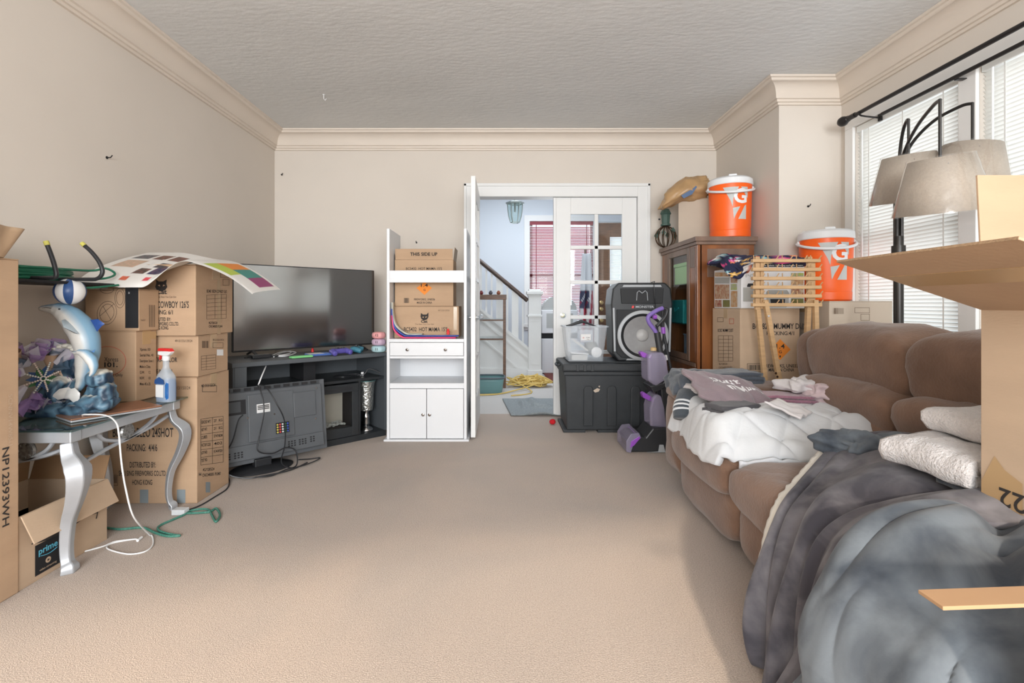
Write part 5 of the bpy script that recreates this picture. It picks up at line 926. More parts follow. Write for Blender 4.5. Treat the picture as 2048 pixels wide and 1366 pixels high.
t = thing('blue_bin', 'blue tinted clear bin of toys on the lowest curio shelf', 'bin', (1.64, 3.95, .601)); hazy('blue_clear', (.25, .36, .5), .5, .2); MB().box(-.12, .12, -.15, .15, 0, .19).build('tub', 'blue_clear', t, bevel=.006); MB().box(-.125, .125, -.155, .155, .19, .2).build('rim', 'blue_clear', t)
for i, (x, y, z, m) in enumerate(((-.05, -.05, .05, 'pink_cloth'), (-.04, .06, .045, 'navy_bin'), (.03, 0, .10, 'white_plastic'))): b = MB(); b.pillow((0, 0, 0), (.045, .05, .04), (.8, .8), fn=lambda q: q*(1+.2*nz(q.x*20+i, q.y*20, q.z*20))); tag(b.build('soft_toy', m, smooth=180, loc=(1.64+x, 3.95+y, .605+z)), ['pink soft toy in the blue bin', 'navy soft toy in the blue bin', 'white soft toy in the blue bin'][i], 'toy')
# things on top of the curio
t = carton('plain brown carton on top of the curio cabinet behind the orange cooler', 1.56, 1.86, 4.08, 4.38, QH, QH+.375, 'cardboard_grey', rotz=math.radians(-32), tape=None); write(t, '', (0, 0, 0))
mat('tan_plastic', (.50, .31, .15), .35, var=.2, vs=12); b = MB()
def bagp(u, v):
    a = 2*PI*u; ph = PI*v; r = Vector((.27*math.cos(a)*math.sin(ph)**.8, .13*math.sin(a)*math.sin(ph)**.8, .105*math.cos(ph)))
    k = 1+.18*nz(r.x*12, r.y*12, r.z*16+3)+.08*nz(r.x*40, r.y*40, r.z*40); r = r*k
    r.z -= .75*max(0, -r.x-.10); r.x *= 1.0
    if r.x > .09: r.y *= .75; r.z = r.z*.6+.01
    return r
b.grid(bagp, 64, 36, True); t = thing('plastic_bag', 'crumpled tan plastic bag slumped over the plain carton', 'bag', (1.62, 4.16, QH+.376)); b.v = [(x, y, z+.09) for x, y, z in b.v]; b.build('bag', 'tan_plastic', t, smooth=180)
b = MB(); b.prism([(-.15, -.02), (-.05, .04), (-.03, .06), (-.02, .05), (-.06, -.01), (-.13, -.045)], .004, Matrix.Translation((0, -.135, .03)) @ Matrix.Rotation(PI/2, 4, 'X')); b.build('bag_print', 'navy_bin', t)
t = thing('wire_orb', 'round wire ornament with leaves beside the plain carton', 'ornament', (1.475, 4.42, QH)); mat('bronze_wire', (.10, .055, .03), .4, .7)
for k in range(6): a = k*PI/6; MB().tube([(.09*math.cos(a)*math.cos(q*PI/12), .09*math.sin(a)*math.cos(q*PI/12), .10+.095*math.sin(q*PI/12)) for q in range(24)], .0045, 6, closed=True).build('wire_hoop', 'bronze_wire', t)
mat('patina', (.06, .11, .09), .6)
for k in range(6): a = k*1.05; b = MB(); o = Vector((.085*math.cos(a), .085*math.sin(a), .08+.02*(k % 3))); b.add([o, o+Vector((.02, 0, .03)), o+Vector((0, .01, .06)), o+Vector((-.02, 0, .03))], [(0, 1, 2, 3)]); b.build('leaf', 'patina', t, solid=.003)
t = thing('lantern', 'small dark lantern on the round wire ornament behind the tan bag', 'lantern', (1.475, 4.42, QH+.20)); b = MB(); b.lathe([(.045, 0), (.045, .015), (.035, .018), (.04, .10), (.05, .11), (.03, .15), (.0, .155)], 8); b.build('case', 'patina', t); MB().tube([(-.05, 0, .06), (-.065, 0, .06)], .008, 6).build('knob', 'black_plastic', t)
# drink coolers
mat('cooler_grey', (.52, .54, .53), .45); mat('cooler_white', (.80, .82, .84), .35)
def cooler(label, loc, rz_, group='orange drink coolers'):
    t = thing('drink_cooler', label, 'cooler', loc, rz_, group); R0, R1, hb = .148, .158, .415
    rad = lambda z: lerp(R0, R1, z/hb)
    MB().lathe([(R0-.015, .0), (R0, .012), (rad(.06), .06), (rad(.07)-.004, .065), (rad(.1), .1), (R1, hb)], 48).build('body', 'orange', t, smooth=35)
    MB().lathe([(R1+.004, hb), (R1+.008, hb+.005), (R1+.006, hb+.045), (R1-.012, hb+.06), (R1-.06, hb+.066), (0, hb+.066)], 48).build('lid', 'cooler_white', t, smooth=35)
    for a in (0, 2.1, 4.2): MB().box(-.03, .03, -.012, .012, hb+.05, hb+.075, Matrix.Rotation(a, 4, 'Z') @ Matrix.Translation((0, -.125, 0))).build('lid_grip', 'cooler_white', t, bevel=.006)
    def wrap(bb, off):
        bm = bmesh.new(); vs = [bm.verts.new(v) for v in bb.v]
        for f_ in bb.f:
            try: bm.faces.new([vs[i] for i in f_])
            except ValueError: pass
        bmesh.ops.triangulate(bm, faces=bm.faces); 
        for _ in range(3): 
            es = [e for e in bm.edges if e.calc_length() > .03]
            if es: bmesh.ops.subdivide_edges(bm, edges=es, cuts=1); bmesh.ops.triangulate(bm, faces=bm.faces)
        bm.verts.ensure_lookup_table(); bm.verts.index_update(); o_ = MB()
        for v in bm.verts: x, z = v.co.x, v.co.y; r = rad(z)+off; a = x/r; o_.v.append((r*math.sin(a), -r*math.cos(a), z))
        o_.f = [tuple(v.index for v in f_.verts) for f_ in bm.faces]; bm.free(); return o_
    def pol(pts): b = MB(); b.v = [(x, z, 0) for x, z in pts]; b.f = [tuple(range(len(pts)))]; return b
    # lightning bolt in grey, white letter on top
    wrap(pol([(-.075, .385), (.04, .385), (.0, .30), (-.005, .235), (-.02, .28), (-.05, .34)]), .0015).build('bolt_print', 'cooler_grey', t); wrap(pol([(.055, .385), (.115, .385), (.115, .30), (.09, .33)]), .0015).build('bolt_print', 'cooler_grey', t)
    wrap(pol([(-.004, .225), (.05, .235), (.02, .18), (.004, .14), (-.0, .18)]), .0015).build('bolt_print', 'cooler_grey', t); wrap(pol([(.035, .14), (.10, .14), (.10, .25), (.085, .24)]), .0015).build('bolt_print', 'cooler_grey', t)
    g = text_mb('G', .15, 1, .03); g.v = [(x+.055, z+.31, 0) for x, z, _ in g.v]; wrap(g, .0022).build('lettering', 'cooler_white', t)
    b = MB(); P = [(-(R1+.012)*math.cos(a*PI/16), -(R1+.035)*math.sin(a*PI/16), hb-.02-.055*math.sin(a*PI/16)) for a in range(17)]; b.tube(P, .0095, 8); b.build('bail_handle', 'cooler_white', t, smooth=60)
    for s in (-1, 1): MB().lathe([(.02, 0), (.02, .012), (.012, .016)], 14, Matrix.Translation((s*(R1-.003), 0, hb-.02)) @ Matrix.Rotation(s*PI/2, 4, 'Y')).build('pivot', 'cooler_white', t)
cooler('orange drink cooler with white lid on top of the curio cabinet', (1.80, 3.87, QH), math.radians(-16)); 
# ---------------------------------------------------------------- boxes behind the sofa
t = thing('white_chest', 'low white chest under the mummy dust carton behind the sofa', 'chest', (1.70, 3.41, 0)); MB().box(-.22, .22, -.21, .21, 0, .47).build('body', 'white_laminate', t, bevel=.008); MB().box(-.225, .225, -.215, .215, .47, .50).build('lid', 'white_laminate', t, bevel=.006)
MD = carton('fireworks carton marked MUMMY DUST with orange hazard diamond', 1.555, 1.945, 3.2, 3.62, .50, 1.017, 'cardboard_pale')
fY = ('Y', 3.2); W(MD, 'BC5827  MUMMY DUST', 1505, 1618, 653, 11, *fY); W(MD, 'PACKING:4/1', 1533, 1588, 667, 7.5, *fY); p_ = Pr(MD, *fY); p_.poly([(1540, 699), (1560, 678), (1581, 699), (1560, 720)]); p_.done('dia_orange', 'hazard_diamond')
W(MD, '1.4', 1552, 1569, 693, 9, *fY, off=.003); W(MD, 'G', 1557, 1563, 704, 5.5, *fY, off=.003); W(MD, '1', 1558.5, 1561, 713, 4, *fY, off=.003); W(MD, 'FIREWORKS, UN0336', 1525, 1600, 732, 6.5, *fY); W(MD, 'MADE IN CHINA', 1537, 1588, 740, 6.5, *fY); p_ = Pr(MD, *fY); p_.bars(1497, 730, 1522, 740, 16); p_.frame(1494, 727, 1524, 744); p_.done(name='barcode')
fX = ('X', 1.555); W(MD, 'BC5827 MUMMY DUST', 1436, 1467, 661, 6, *fX, bold=.006); p_ = Pr(MD, *fX); p_.table(1437, 671, 1466, 722, 7, (.35, .7)); p_.frame(1435, 635, 1447, 644); p_.done('ink_faded', 'printed_table'); p_ = Pr(MD, *fX); p_.frame(1459, 637, 1468, 648); p_.done('red_ink', 'print_frame'); W(MD, '4G/Y28/S/24', 1438, 1455, 728, 4, *fX, m='ink_faded', bold=0); W(MD, 'CN/C440005 PI:2401', 1438, 1464, 735, 4, *fX, m='ink_faded', bold=0)
# pictures on the appliance carton
AF = thing('appliance_box', 'white printed appliance carton with food pictures under the floral cloth', 'box', (1.7725, 3.41, 1.018)); mat('box_white', (.76, .76, .77), .4)
MB().box(-.2075, .2075, -.205, .205, 0, .275).build('body', 'box_white', AF, bevel=.003); fX = ('X', 1.565); fY = ('Y', 3.205)
for i, cc in enumerate([(.35, .09, .03), (.16, .13, .10), (.50, .22, .06), (.42, .40, .36), (.30, .05, .03), (.20, .17, .06)]): mat('food%d' % i, cc, .5, var=.8, vs=45, col2=(cc[1], cc[2]+.12, .04) if i % 2 else (.55, .45, .32))
for i, (a, m) in enumerate([((1430, 545, 1459, 553), 'food2'), ((1462, 545, 1475, 566), 'food0'), ((1430, 569, 1459, 598), 'food0'), ((1462, 568, 1474, 580), 'food3'), ((1430, 600, 1444, 614), 'food4'), ((1446, 600, 1460, 614), 'food5'), ((1462, 582, 1475, 614), 'food2')]): p_ = Pr(AF, *fX); p_.rect(*a); p_.done(m, 'food_picture')
p_ = Pr(AF, *fX); p_.rect(1430, 555, 1459, 567); p_.done('papergrey', 'caption_panel')
for i, (a, m) in enumerate([((1582, 546, 1607, 553), 'food3'), ((1582, 559, 1607, 570), 'food2'), ((1582, 578, 1607, 590), 'food0'), ((1582, 597, 1607, 610), 'food5')]): p_ = Pr(AF, *fY); p_.rect(*a); p_.done(m, 'food_picture')
W(AF, 'PC-07', 1491, 1530, 552, 6, *fY, m='papergrey', bold=0); p_ = Pr(AF, *fY); p_.rect(1486, 575, 1514, 603); p_.done('papergrey', 'caption_panel'); p_ = Pr(AF, *fY); p_.rect(1520, 528, 1607, 534); p_.done('black_matte', 'caption_band'); W(AF, 'One replaces 14 cooking appliances & more', 1524, 1605, 531, 2.8, *fY, m='white_plastic', bold=0, off=.003)
p_ = Pr(AF, *fY); p_.poly([(1532, 584), (1536, 580), (1574, 580), (1578, 586), (1577, 610), (1572, 615), (1538, 615), (1533, 610)]); p_.done('papergrey', 'appliance_picture'); p_ = Pr(AF, *fY, .0026); p_.poly([(1540, 598), (1570, 598), (1568, 612), (1542, 612)]); p_.done('black_plastic', 'appliance_picture'); p_ = Pr(AF, *fY); p_.poly([(1494, 571), (1496, 567), (1508, 567), (1510, 574), (1494, 574)]); p_.done('black_plastic', 'appliance_picture')
# floral cloth
vcol('floral', .85); b = MB()
def fc(q): return q*(1+.22*nz(q.x*9, q.y*9, q.z*20)+.08*nz(q.x*26, q.y*26, q.z*26))
b.pillow((0, 0, .035), (.265, .2, .046), (.6, .4), nu=180, nv=80, fn=fc); k0 = len(b.v)
b.v = [(x, y, z-(.11*sstep(.10, .22, -x)*sstep(.02, .16, -y))+(.03*sstep(.1, .25, -x))) for x, y, z in b.v]; b.v = [(x-(.02 if (x < -.17 and y < 0) else 0), y-(.05*sstep(.08, .2, -x)*sstep(.02, .16, -y)), z) for x, y, z in b.v]
pal = [(.62, .05, .20), (.80, .22, .10), (.25, .48, .52), (.75, .72, .70), (.70, .10, .35), (.75, .45, .12)]; b.c = []
fr = random.Random(4); spots = [(fr.uniform(-.3, .3), fr.uniform(-.2, .24), fr.uniform(.012, .027), fr.choice(pal), fr.uniform(.55, 1)) for _ in range(95)]
for v in b.v:
    c = (.018, .022, .06)
    for (sx, sy, r, cc, q) in spots:
        s_ = v[2]*1.1+v[1]*.55+.08; d = math.hypot((v[0]-sx)*q, s_-sy); a = math.atan2(s_-sy, v[0]-sx)
        if d < r*(.75+.25*math.cos(5*a)): c = cc if d > r*.3 else tuple(min(1, k+.2) for k in cc)
    b.c.append(c)
tag(b.build('floral_cloth', 'floral', smooth=180, loc=(1.78, 3.41, 1.296)), 'navy cloth with bright flower print heaped on the appliance carton', 'cloth')
# thread rack
mat('pine', (.62, .40, .21), .55, var=.2, vs=8, stretch=(1, 1, 8)); RY = 3.0
t = thing('thread_rack', 'folding pine thread rack with rows of pegs behind the sofa arm', 'rack', (1.73, RY, 0)); rz0 = lambda y: CH-(y-CY)*RY/F; rows_ = [521.5, 539, 557, 574.5, 592, 609.5]; xs = lambda x: (x-CX)*RY/F-1.73
for i, y in enumerate(rows_):
    z = rz0(y); x0, x1 = xs(1502), xs(1637+i*.6); rl = MB().box(x0, x1, -.024, .006, z-.011, z+.010).build('peg_rail', 'pine', t, bevel=.003)
    for k in range(10): x = lerp(x0+.012, x1-.012, k/9); MB().tube([(x, -.012, z), (x+(.012 if k % 2 or k == 9 else -.012), -.03, z+.03)], .0032, 6).build('peg', 'pine', rl)
for x in (1517, 1622): MB().box(xs(x)-.014, xs(x)+.014, .006, .03, rz0(620), rz0(513)).build('upright', 'pine', t, bevel=.004)
for x in (1526, 1629): MB().box(xs(x)-.011, xs(x)+.011, .006, .022, rz0(618), rz0(519)).build('upright', 'pine', t, bevel=.004)
def lg(xa, ya, xb, yb, y0): 
    p, q = Vector((xs(xa), y0, rz0(ya))), Vector((xs(xb), y0, rz0(yb))); d = (q-p); q = p+d*((p.z)/(p.z-q.z)); b = MB(); b.tube([p, q+Vector((0, 0, .002))], .018, 4, up=(1, 1, 0)); b.build('leg', 'pine', t)
lg(1517, 605, 1534, 770, .02); lg(1528, 600, 1558, 770, -.012); lg(1621, 605, 1614, 770, .02); lg(1628, 600, 1632, 770, -.012)
for x, y in ((1532, 632), (1546, 745), (1549, 752)): b = MB(); b.lathe([(.007, 0), (.007, .004)], 10, Matrix.Translation((xs(x), -.028, rz0(y))) @ Matrix.Rotation(PI/2, 4, 'X')); b.build('bolt', 'chrome', t)
# carton and second cooler
GG = carton('pale carton marked GG5773 behind the sofa, holding the second cooler', 1.985, 2.37, 2.97, 3.50, 0, 1.064, 'cardboard_grey'); fY = ('Y', 2.97); W(GG, 'GG5773', 1691, 1718, 654, 7, *fY, m='ink_faded'); p_ = Pr(GG, *fY); p_.bars(1666, 616, 1688, 628, 13); p_.frame(1709, 615, 1739, 626); p_.frame(1721, 628, 1739, 641); p_.done('ink_faded', 'printed_table')
cooler('orange drink cooler with white lid on the pale carton beside the window', (2.20, 3.33, 1.0645), math.radians(-22))
# ---------------------------------------------------------------- brown recliner sofa
def fabric(name, a, c2, sh=.5, bs=90, bump=.25, vs=7):
    m = mat(name, a, .9, var=.3, vs=vs, col2=c2, bump=bump, bs=bs, spec=.15, sheen=sh); return m
fabric('sofa_brown', (.225, .135, .092), (.165, .097, .066), .3)
t = thing('sofa', 'brown plush two-seat recliner sofa under the windows', 'sofa', (1.42, 1.95, 0))
def wr(seed, a=.014, fx=7, fy=7, fz=9):
    return lambda q: q*1.0+q.normalized()*(a*nz(q.x*fx+seed, q.y*fy, q.z*fz)+a*.5*nz(q.x*18+seed, q.y*18, q.z*22)) if q.length > 1e-6 else q
def cush(name, c, h, e=(.42, .35), seed=0, tilt=0, a=.012, par=t, dent=None):
    fn0 = wr(seed, a)
    def fn(q):
        q = fn0(q)
        if dent: q = dent(q)
        return q
    M_ = Matrix.Translation(c) @ Matrix.Rotation(tilt, 4, 'Y'); b = MB(); b.pillow((0, 0, 0), h, e, M_, 64, 36, fn); return b.build(name, 'sofa_brown', par, smooth=180, world=True)
MB().box(1.06, 1.95, 1.08, 2.82, .06, .28).build('frame', 'sofa_brown', t, bevel=.03, world=True)
for i in range(4): MB().box(1.1+.75*(i % 2), 1.16+.75*(i % 2), 1.2+1.42*(i//2), 1.26+1.42*(i//2), 0, .07).build('foot', 'black_matte', t, world=True)
SEATS = [(2.30, .318), (1.64, .335)]
def pleat_old(q):                                                     # gathered vertical wrinkles near the seam
    k = .010*math.sin(q.y*55+6*nz(q.y*6, q.z*4))*sstep(.3, 1, -q.x/.15 if q.x < 0 else 0)*sstep(.35, 1, q.z/.1 if q.z > 0 else 0); return q+Vector((-k, 0, 0))
def pleat(q):                                                     # gathered creases running down from the head cushion seam
    k = .020*abs(math.sin(q.y*16+3*nz(q.y*3, q.z*3)))**.35*sstep(.0, .10, q.z+.06)*(q.x < 0); return q+Vector((-k, 0, 0))
def gather(q):
    k = .010*abs(math.sin(q.y*21+2*nz(q.y*4, 1)))**.4*sstep(.02, .14, -q.z)*(q.x < 0); return q+Vector((-k, 0, 0))
for i, (y, hy) in enumerate(SEATS):
    cush('seat_cushion', (1.29, y, .335), (.395, hy, .10), (.45, .3), i+1)
    cush('front_roll', (1.0, y, .325), (.115, hy, .105), (.7, .3), i+5); cush('footrest_panel', (1.03, y, .165), (.095, hy, .145), (.6, .28), i+9)
    cush('head_cushion', (1.78, y+.01, .785), (.165, hy+.012, .165), (.6, .24), i+13, -.16, .014, dent=gather); cush('lumbar_cushion', (1.715, y, .585), (.155, hy+.006, .12), (.55, .22), i+17, -.12, .014, dent=pleat); cush('lower_back_cushion', (1.685, y, .465), (.13, hy+.006, .10), (.5, .22), i+21, -.05, .01)
cush('back_shell', (1.90, 1.965, .47), (.105, .69, .40), (.3, .25), 31); cush('arm', (1.36, 2.755, .33), (.42, .14, .265), (.4, .35), 33); cush('arm_pad', (1.34, 2.745, .55), (.40, .15, .055), (.6, .35), 34)
cush('back_wing', (1.83, 2.70, .60), (.15, .10, .31), (.5, .4), 41, -.14); cush('arm', (1.36, 1.17, .31), (.40, .125, .24), (.4, .35), 35)
# ---------------------------------------------------------------- floor lamp with three shades in wrap
mat('linen', (.40, .335, .27), .9, var=.12, vs=120, bump=.2, bs=300); mat('shade_liner', (.75, .75, .74), .6); glass('wrap', (1, 1, 1), .13, .12); mat('lamp_metal', (.045, .042, .04), .35, .7)
LP = Vector((2.085, 2.57, 0)); t = thing('floor_lamp', 'dark arched floor lamp with three linen shades in plastic wrap', 'lamp', tuple(LP))
MB().lathe([(.14, 0), (.14, .014), (.03, .03), (.0, .03)], 32).build('base', 'lamp_metal', t, smooth=40)
MB().tube([(-.012, -.01, .02), (-.012, -.01, 1.40)], .0225, 14).build('pole', 'lamp_metal', t, smooth=40); MB().tube([(-.012, -.01, 1.26), (-.012, -.01, 1.35)], .031, 14).build('pole_collar', 'lamp_metal', t, smooth=40)
for q in ((-.024, -.014), (-.0, -.014), (-.012, .010)): MB().tube([(q[0], q[1], 1.38), (q[0], q[1], 1.74)], .0095, 8).build('stem', 'lamp_metal', t, smooth=40)
SHD = [((1817, 240), (1795, 312), 2.42, 1826, 311), ((1880, 200), (1800, 318), 2.05, 1886, 317), ((1945, 207), (1830, 305), 2.25, 1968, 290)]
for i, (top, mid, Y, sx_, sy_) in enumerate(SHD):
    a = at(*top, Y); s0 = at(sx_, sy_, Y); hx = Vector((a.x, a.y, s0.z)); P0 = LP+Vector((-.012, -.01, 1.72)); dirn = (hx-P0); dirn.z = 0
    P = smoothpath([P0, P0+dirn*.18+Vector((0, 0, (a.z-P0.z)*.55)), P0+dirn*.5+Vector((0, 0, (a.z-P0.z)*.9)), P0+dirn*.85+Vector((0, 0, (a.z-P0.z)*1.02)), a], 7)
    MB().tube(P, .0075, 8).build('arm', 'lamp_metal', t, smooth=60, world=True); MB().tube([a+Vector((0, 0, .004)), Vector((a.x, a.y, s0.z-.05))], .006, 8).build('drop_rod', 'lamp_metal', t, world=True)
    M_ = Matrix.Translation((a.x, a.y, s0.z)) @ Matrix.Rotation(math.radians(-7 if i != 2 else 5), 4, 'Y') @ Matrix.Rotation(math.radians(6), 4, 'X'); h_, r0, r1 = .225, .105, .165
    s_ = MB(); s_.lathe([(r0, 0), (r1, -h_)], 48, M_, cap=False); sh = s_.build('lamp_shade', 'linen', t, smooth=60, solid=.002, world=True)
    s_ = MB(); s_.lathe([(r0-.004, -.002), (r1-.004, -h_+.002)], 48, M_, cap=False); s_.build('shade_liner', 'shade_liner', sh, smooth=60, world=True)
    s_ = MB(); s_.grid(lambda u, v: (lambda r: (r*math.cos(2*PI*u), r*math.sin(2*PI*u), .006-(h_+.01)*v))(lerp(r0, r1, v)+.004+.005*abs(nz(u*26+i*9, v*4))), 130, 12, True, M_); s_.f = [q[::-1] for q in s_.f]; s_.build('plastic_wrap', 'wrap', sh, smooth=180, world=True)
    s_ = MB()
    for k in range(3): q = 2*PI*k/3; s_.tube([M_ @ Vector((0, 0, -.03)), M_ @ Vector(((r0+.01)*math.cos(q), (r0+.01)*math.sin(q), -.03))], .002, 5)
    s_.build('spider', 'lamp_metal', sh, world=True)
# ---------------------------------------------------------------- cloth helpers
def heap(name, label, cat, m, fn, nu, nv, solid=.012, sub=0, vc=None):
    b = MB(); b.grid(fn, nu, nv)
    if vc: b.c = [vc(i/(nu-1), j/(nv-1)) for j in range(nv) for i in range(nu)]
    return tag(b.build(name, m, smooth=180, solid=solid, sub=sub), label, cat)
def folded(name, label, cat, m, loc, rotz, w_, l_, layers, th, seed=0, tilt=0, tiltx=0):   # cloth folded back and forth
    pts = []; r = th*.5
    for k in range(layers):
        z = r+k*th; xs_ = [-w_/2+w_*q/9 for q in range(10)]; xs_ = xs_ if k % 2 == 0 else xs_[::-1]; pts += [(x, z) for x in xs_]
        if k < layers-1: s = 1 if k % 2 == 0 else -1; pts += [(s*(w_/2+r*math.sin(a)), z+r-r*math.cos(a)) for a in (.7, PI/2, 2.4)]
    n = len(pts); nv = 22
    def fn(u, v):
        x, z = pts[round(u*(n-1))]; y = (v-.5)*l_; f_ = z/(layers*th); d = .35*th*nz(x*9+seed, y*9, z*8)+.3*th*nz(x*25+seed, y*25, 3)
        return Vector((x+.02*nz(y*7+seed, z*9)*1.0, y+.015*nz(x*8+seed, z*30), z+d*f_+.0))
    b = MB(); b.grid(fn, n, nv); o = b.build(name, m, smooth=180, solid=th*.82, loc=loc, rotz=rotz); o.rotation_euler = (tiltx, tilt, rotz); return tag(o, label, cat)
def lump(name, label, cat, m, c, h, seed, e=(.7, .5), rotz=0, amp=.3, f=9, vc=None):
    def fn(q):
        k = 1+amp*nz(q.x*f+seed, q.y*f, q.z*f*1.5)+amp*.5*nz(q.x*f*2.7+seed, q.y*f*2.7, q.z*f*3); r = q*k; return Vector((r.x, r.y, max(r.z, -h[2]*.9)))
    b = MB(); b.pillow((0, 0, 0), h, e, None, 72, 36, fn)
    if vc: b.c = [vc(v) for v in b.v]
    return tag(b.build(name, m, smooth=180, loc=c, rotz=rotz), label, cat)
# ---------------------------------------------------------------- white comforter on the far seat
fabric('quilt_white', (.62, .63, .64), (.59, .60, .62), .3, 40, .15); fabric('quilt_edge', (.62, .63, .66), (.58, .6, .63), .3)
def qh(x, y):
    z = .455+.085*sstep(0, .22, 1-abs((x-1.28)/.42))*1.0*sstep(0, .35, 1-abs((y-2.34)/.32)); z += .022*nz(x*5+1, y*6)+.010*nz(x*13, y*14)
    cell = min(abs(((x+y)*5.2) % 1-.5), abs(((x-y)*5.2) % 1-.5)); return z+.012*sstep(0, .16, cell)
def qf(u, v):
    x = lerp(.86, 1.66, u); y = lerp(2.02, 2.62, v); y -= .07*math.sin(PI*u)*(1-v)*.7; z = qh(x, y); x -= .02*math.sin(v*6)
    k = max(1-u/.14 if u < .14 else 0, (1-v/.08)*.8 if v < .08 else 0); z -= .09*k*k
    if u < .14: x += .03*(1-u/.14)**2
    return Vector((x, y, z))
t = thing('comforter', 'white quilted comforter spread on the far sofa seat', 'comforter', (1.28, 2.32, .45)); b = MB(); b.grid(qf, 120, 90); b.build('quilt', 'quilt_white', t, smooth=180, solid=.03, world=True)
b = MB(); b.grid(lambda u, v: qf(lerp(.12, .98, u), .0)+Vector((0, -.022-.006*v, lerp(-.045, .012, v)+.012*nz(u*9, 2))), 60, 5); b.build('binding', 'quilt_edge', t, smooth=180, solid=.012, world=True)
# ---------------------------------------------------------------- clothes on the comforter and arm
fabric('lavender', (.25, .19, .205), (.21, .16, .18), .3, 120); fabric('charcoal', (.075, .085, .10), (.05, .06, .07), .3); fabric('dark_jeans', (.085, .08, .085), (.055, .053, .06), .2, 200); fabric('mauve_towel', (.36, .17, .22), (.28, .13, .18), .6, 160, .6); fabric('pale_pink', (.62, .50, .51), (.52, .40, .42), .3); fabric('off_white', (.66, .62, .61), (.6, .57, .58), .3); fabric('slate', (.10, .115, .135), (.07, .08, .10), .3)
folded('folded_trousers', 'charcoal trousers folded under the lavender shirt', 'trousers', 'charcoal', (1.17, 2.33, .535), .25, .32, .24, 1, .022, 2)
t = thing('sweatshirt', 'lavender sweatshirt with white gothic lettering on the comforter', 'sweatshirt', (1.12, 2.44, .545)); 
def swf(u, v): x = lerp(-.19, .19, u)*(1-.25*abs(v-.45)); y = lerp(-.15, .16, v)*(1-.35*abs(u-.5)); x += .03*nz(u*3+7, v*5); y += .03*nz(u*6, v*3+2); x2 = x*math.cos(.28)-y*math.sin(.28); y2 = x*math.sin(.28)+y*math.cos(.28); e_ = min(u, 1-u, v, 1-v); return Vector((x2, y2, lerp(.015, .155, v)-.05*u*v+.02*sstep(0, .2, e_)+.018*nz(x*9+4, y*9)+.010*abs(nz(x*20+y*14, y*9))))
b = MB(); b.grid(swf, 60, 50); b.build('fabric', 'lavender', t, smooth=180, solid=.016)
mat('print_white', (.80, .78, .79), .8)
def print_on(txt, u0, u1, vc, hgt):
    tb = text_mb(txt, 1, 1, .03); x0 = min(p[0] for p in tb.v); x1 = max(p[0] for p in tb.v); o = MB(); o.f = tb.f
    for p in tb.v: q = swf(lerp(u0, u1, (p[0]-x0)/(x1-x0)), vc+p[1]*hgt); o.v.append((q.x, q.y, q.z+.0105))
    o.build('lettering', 'print_white', t)
print_on('Duut', .30, .74, .58, .22); print_on('nnMuru', .42, .97, .34, .22)
folded('folded_jeans', 'dark grey jeans rolled in front of the lavender sweatshirt', 'jeans', 'dark_jeans', (1.045, 2.245, .545), .35, .22, .10, 2, .022, 6)
folded('folded_towel', 'mauve hand towel folded on the comforter', 'towel', 'mauve_towel', (1.42, 2.45, .545), -.25, .22, .15, 3, .017, 9); lump('crumpled_top', 'crumpled white and pink top beside the mauve towel', 'clothing', 'pale_pink', (1.60, 2.44, .60), (.12, .12, .055), 3, amp=.45, f=14); lump('crumpled_top', 'crumpled off white top lying over the pink one', 'clothing', 'off_white', (1.535, 2.50, .635), (.10, .08, .035), 8, amp=.5, f=15)
def cl(u, v): x = lerp(-.08, .08, u); y = lerp(-.07, .07, v); a = .75; return Vector((1.245+x*math.cos(a)-y*math.sin(a), 2.13+x*math.sin(a)+y*math.cos(a), qh(1.245, 2.13)+.032+.04*v+.014*nz(x*22+2, y*22)))
heap('washcloth', 'small pale washcloth lying on the comforter front', 'cloth', 'off_white', cl, 24, 22, .008)
folded('rolled_trousers', 'slate grey trousers folded on the far sofa arm', 'trousers', 'slate', (1.27, 2.76, .60), .15, .28, .18, 3, .024, 12); lump('dark_jacket', 'dark slate jacket slumped over the far sofa arm front', 'jacket', 'slate', (1.04, 2.74, .60), (.10, .15, .075), 5, amp=.3, f=11)
lump('white_shirt', 'crumpled white shirt at the foot of the slate trousers', 'shirt', 'off_white', (1.12, 2.60, .60), (.14, .07, .035), 15, rotz=.2, amp=.5, f=14)
t = thing('striped_sleeve', 'dark sleeve with white cuff stripes hanging off the comforter corner', 'clothing', (.955, 2.52, .52)); P = smoothpath([(.03, .08, .05), (0, .03, .03), (-.03, -.02, -.01), (-.04, -.05, -.05)], 6); R_ = [.05]*len(P); MB().tube(P, R_, 16, flat=.7).build('sleeve', 'charcoal', t, smooth=180)
for k in (9, 11, 13): MB().tube([P[k], P[k+1]], .0525, 16, flat=.7).build('stripe', 'quilt_white', t, smooth=180)
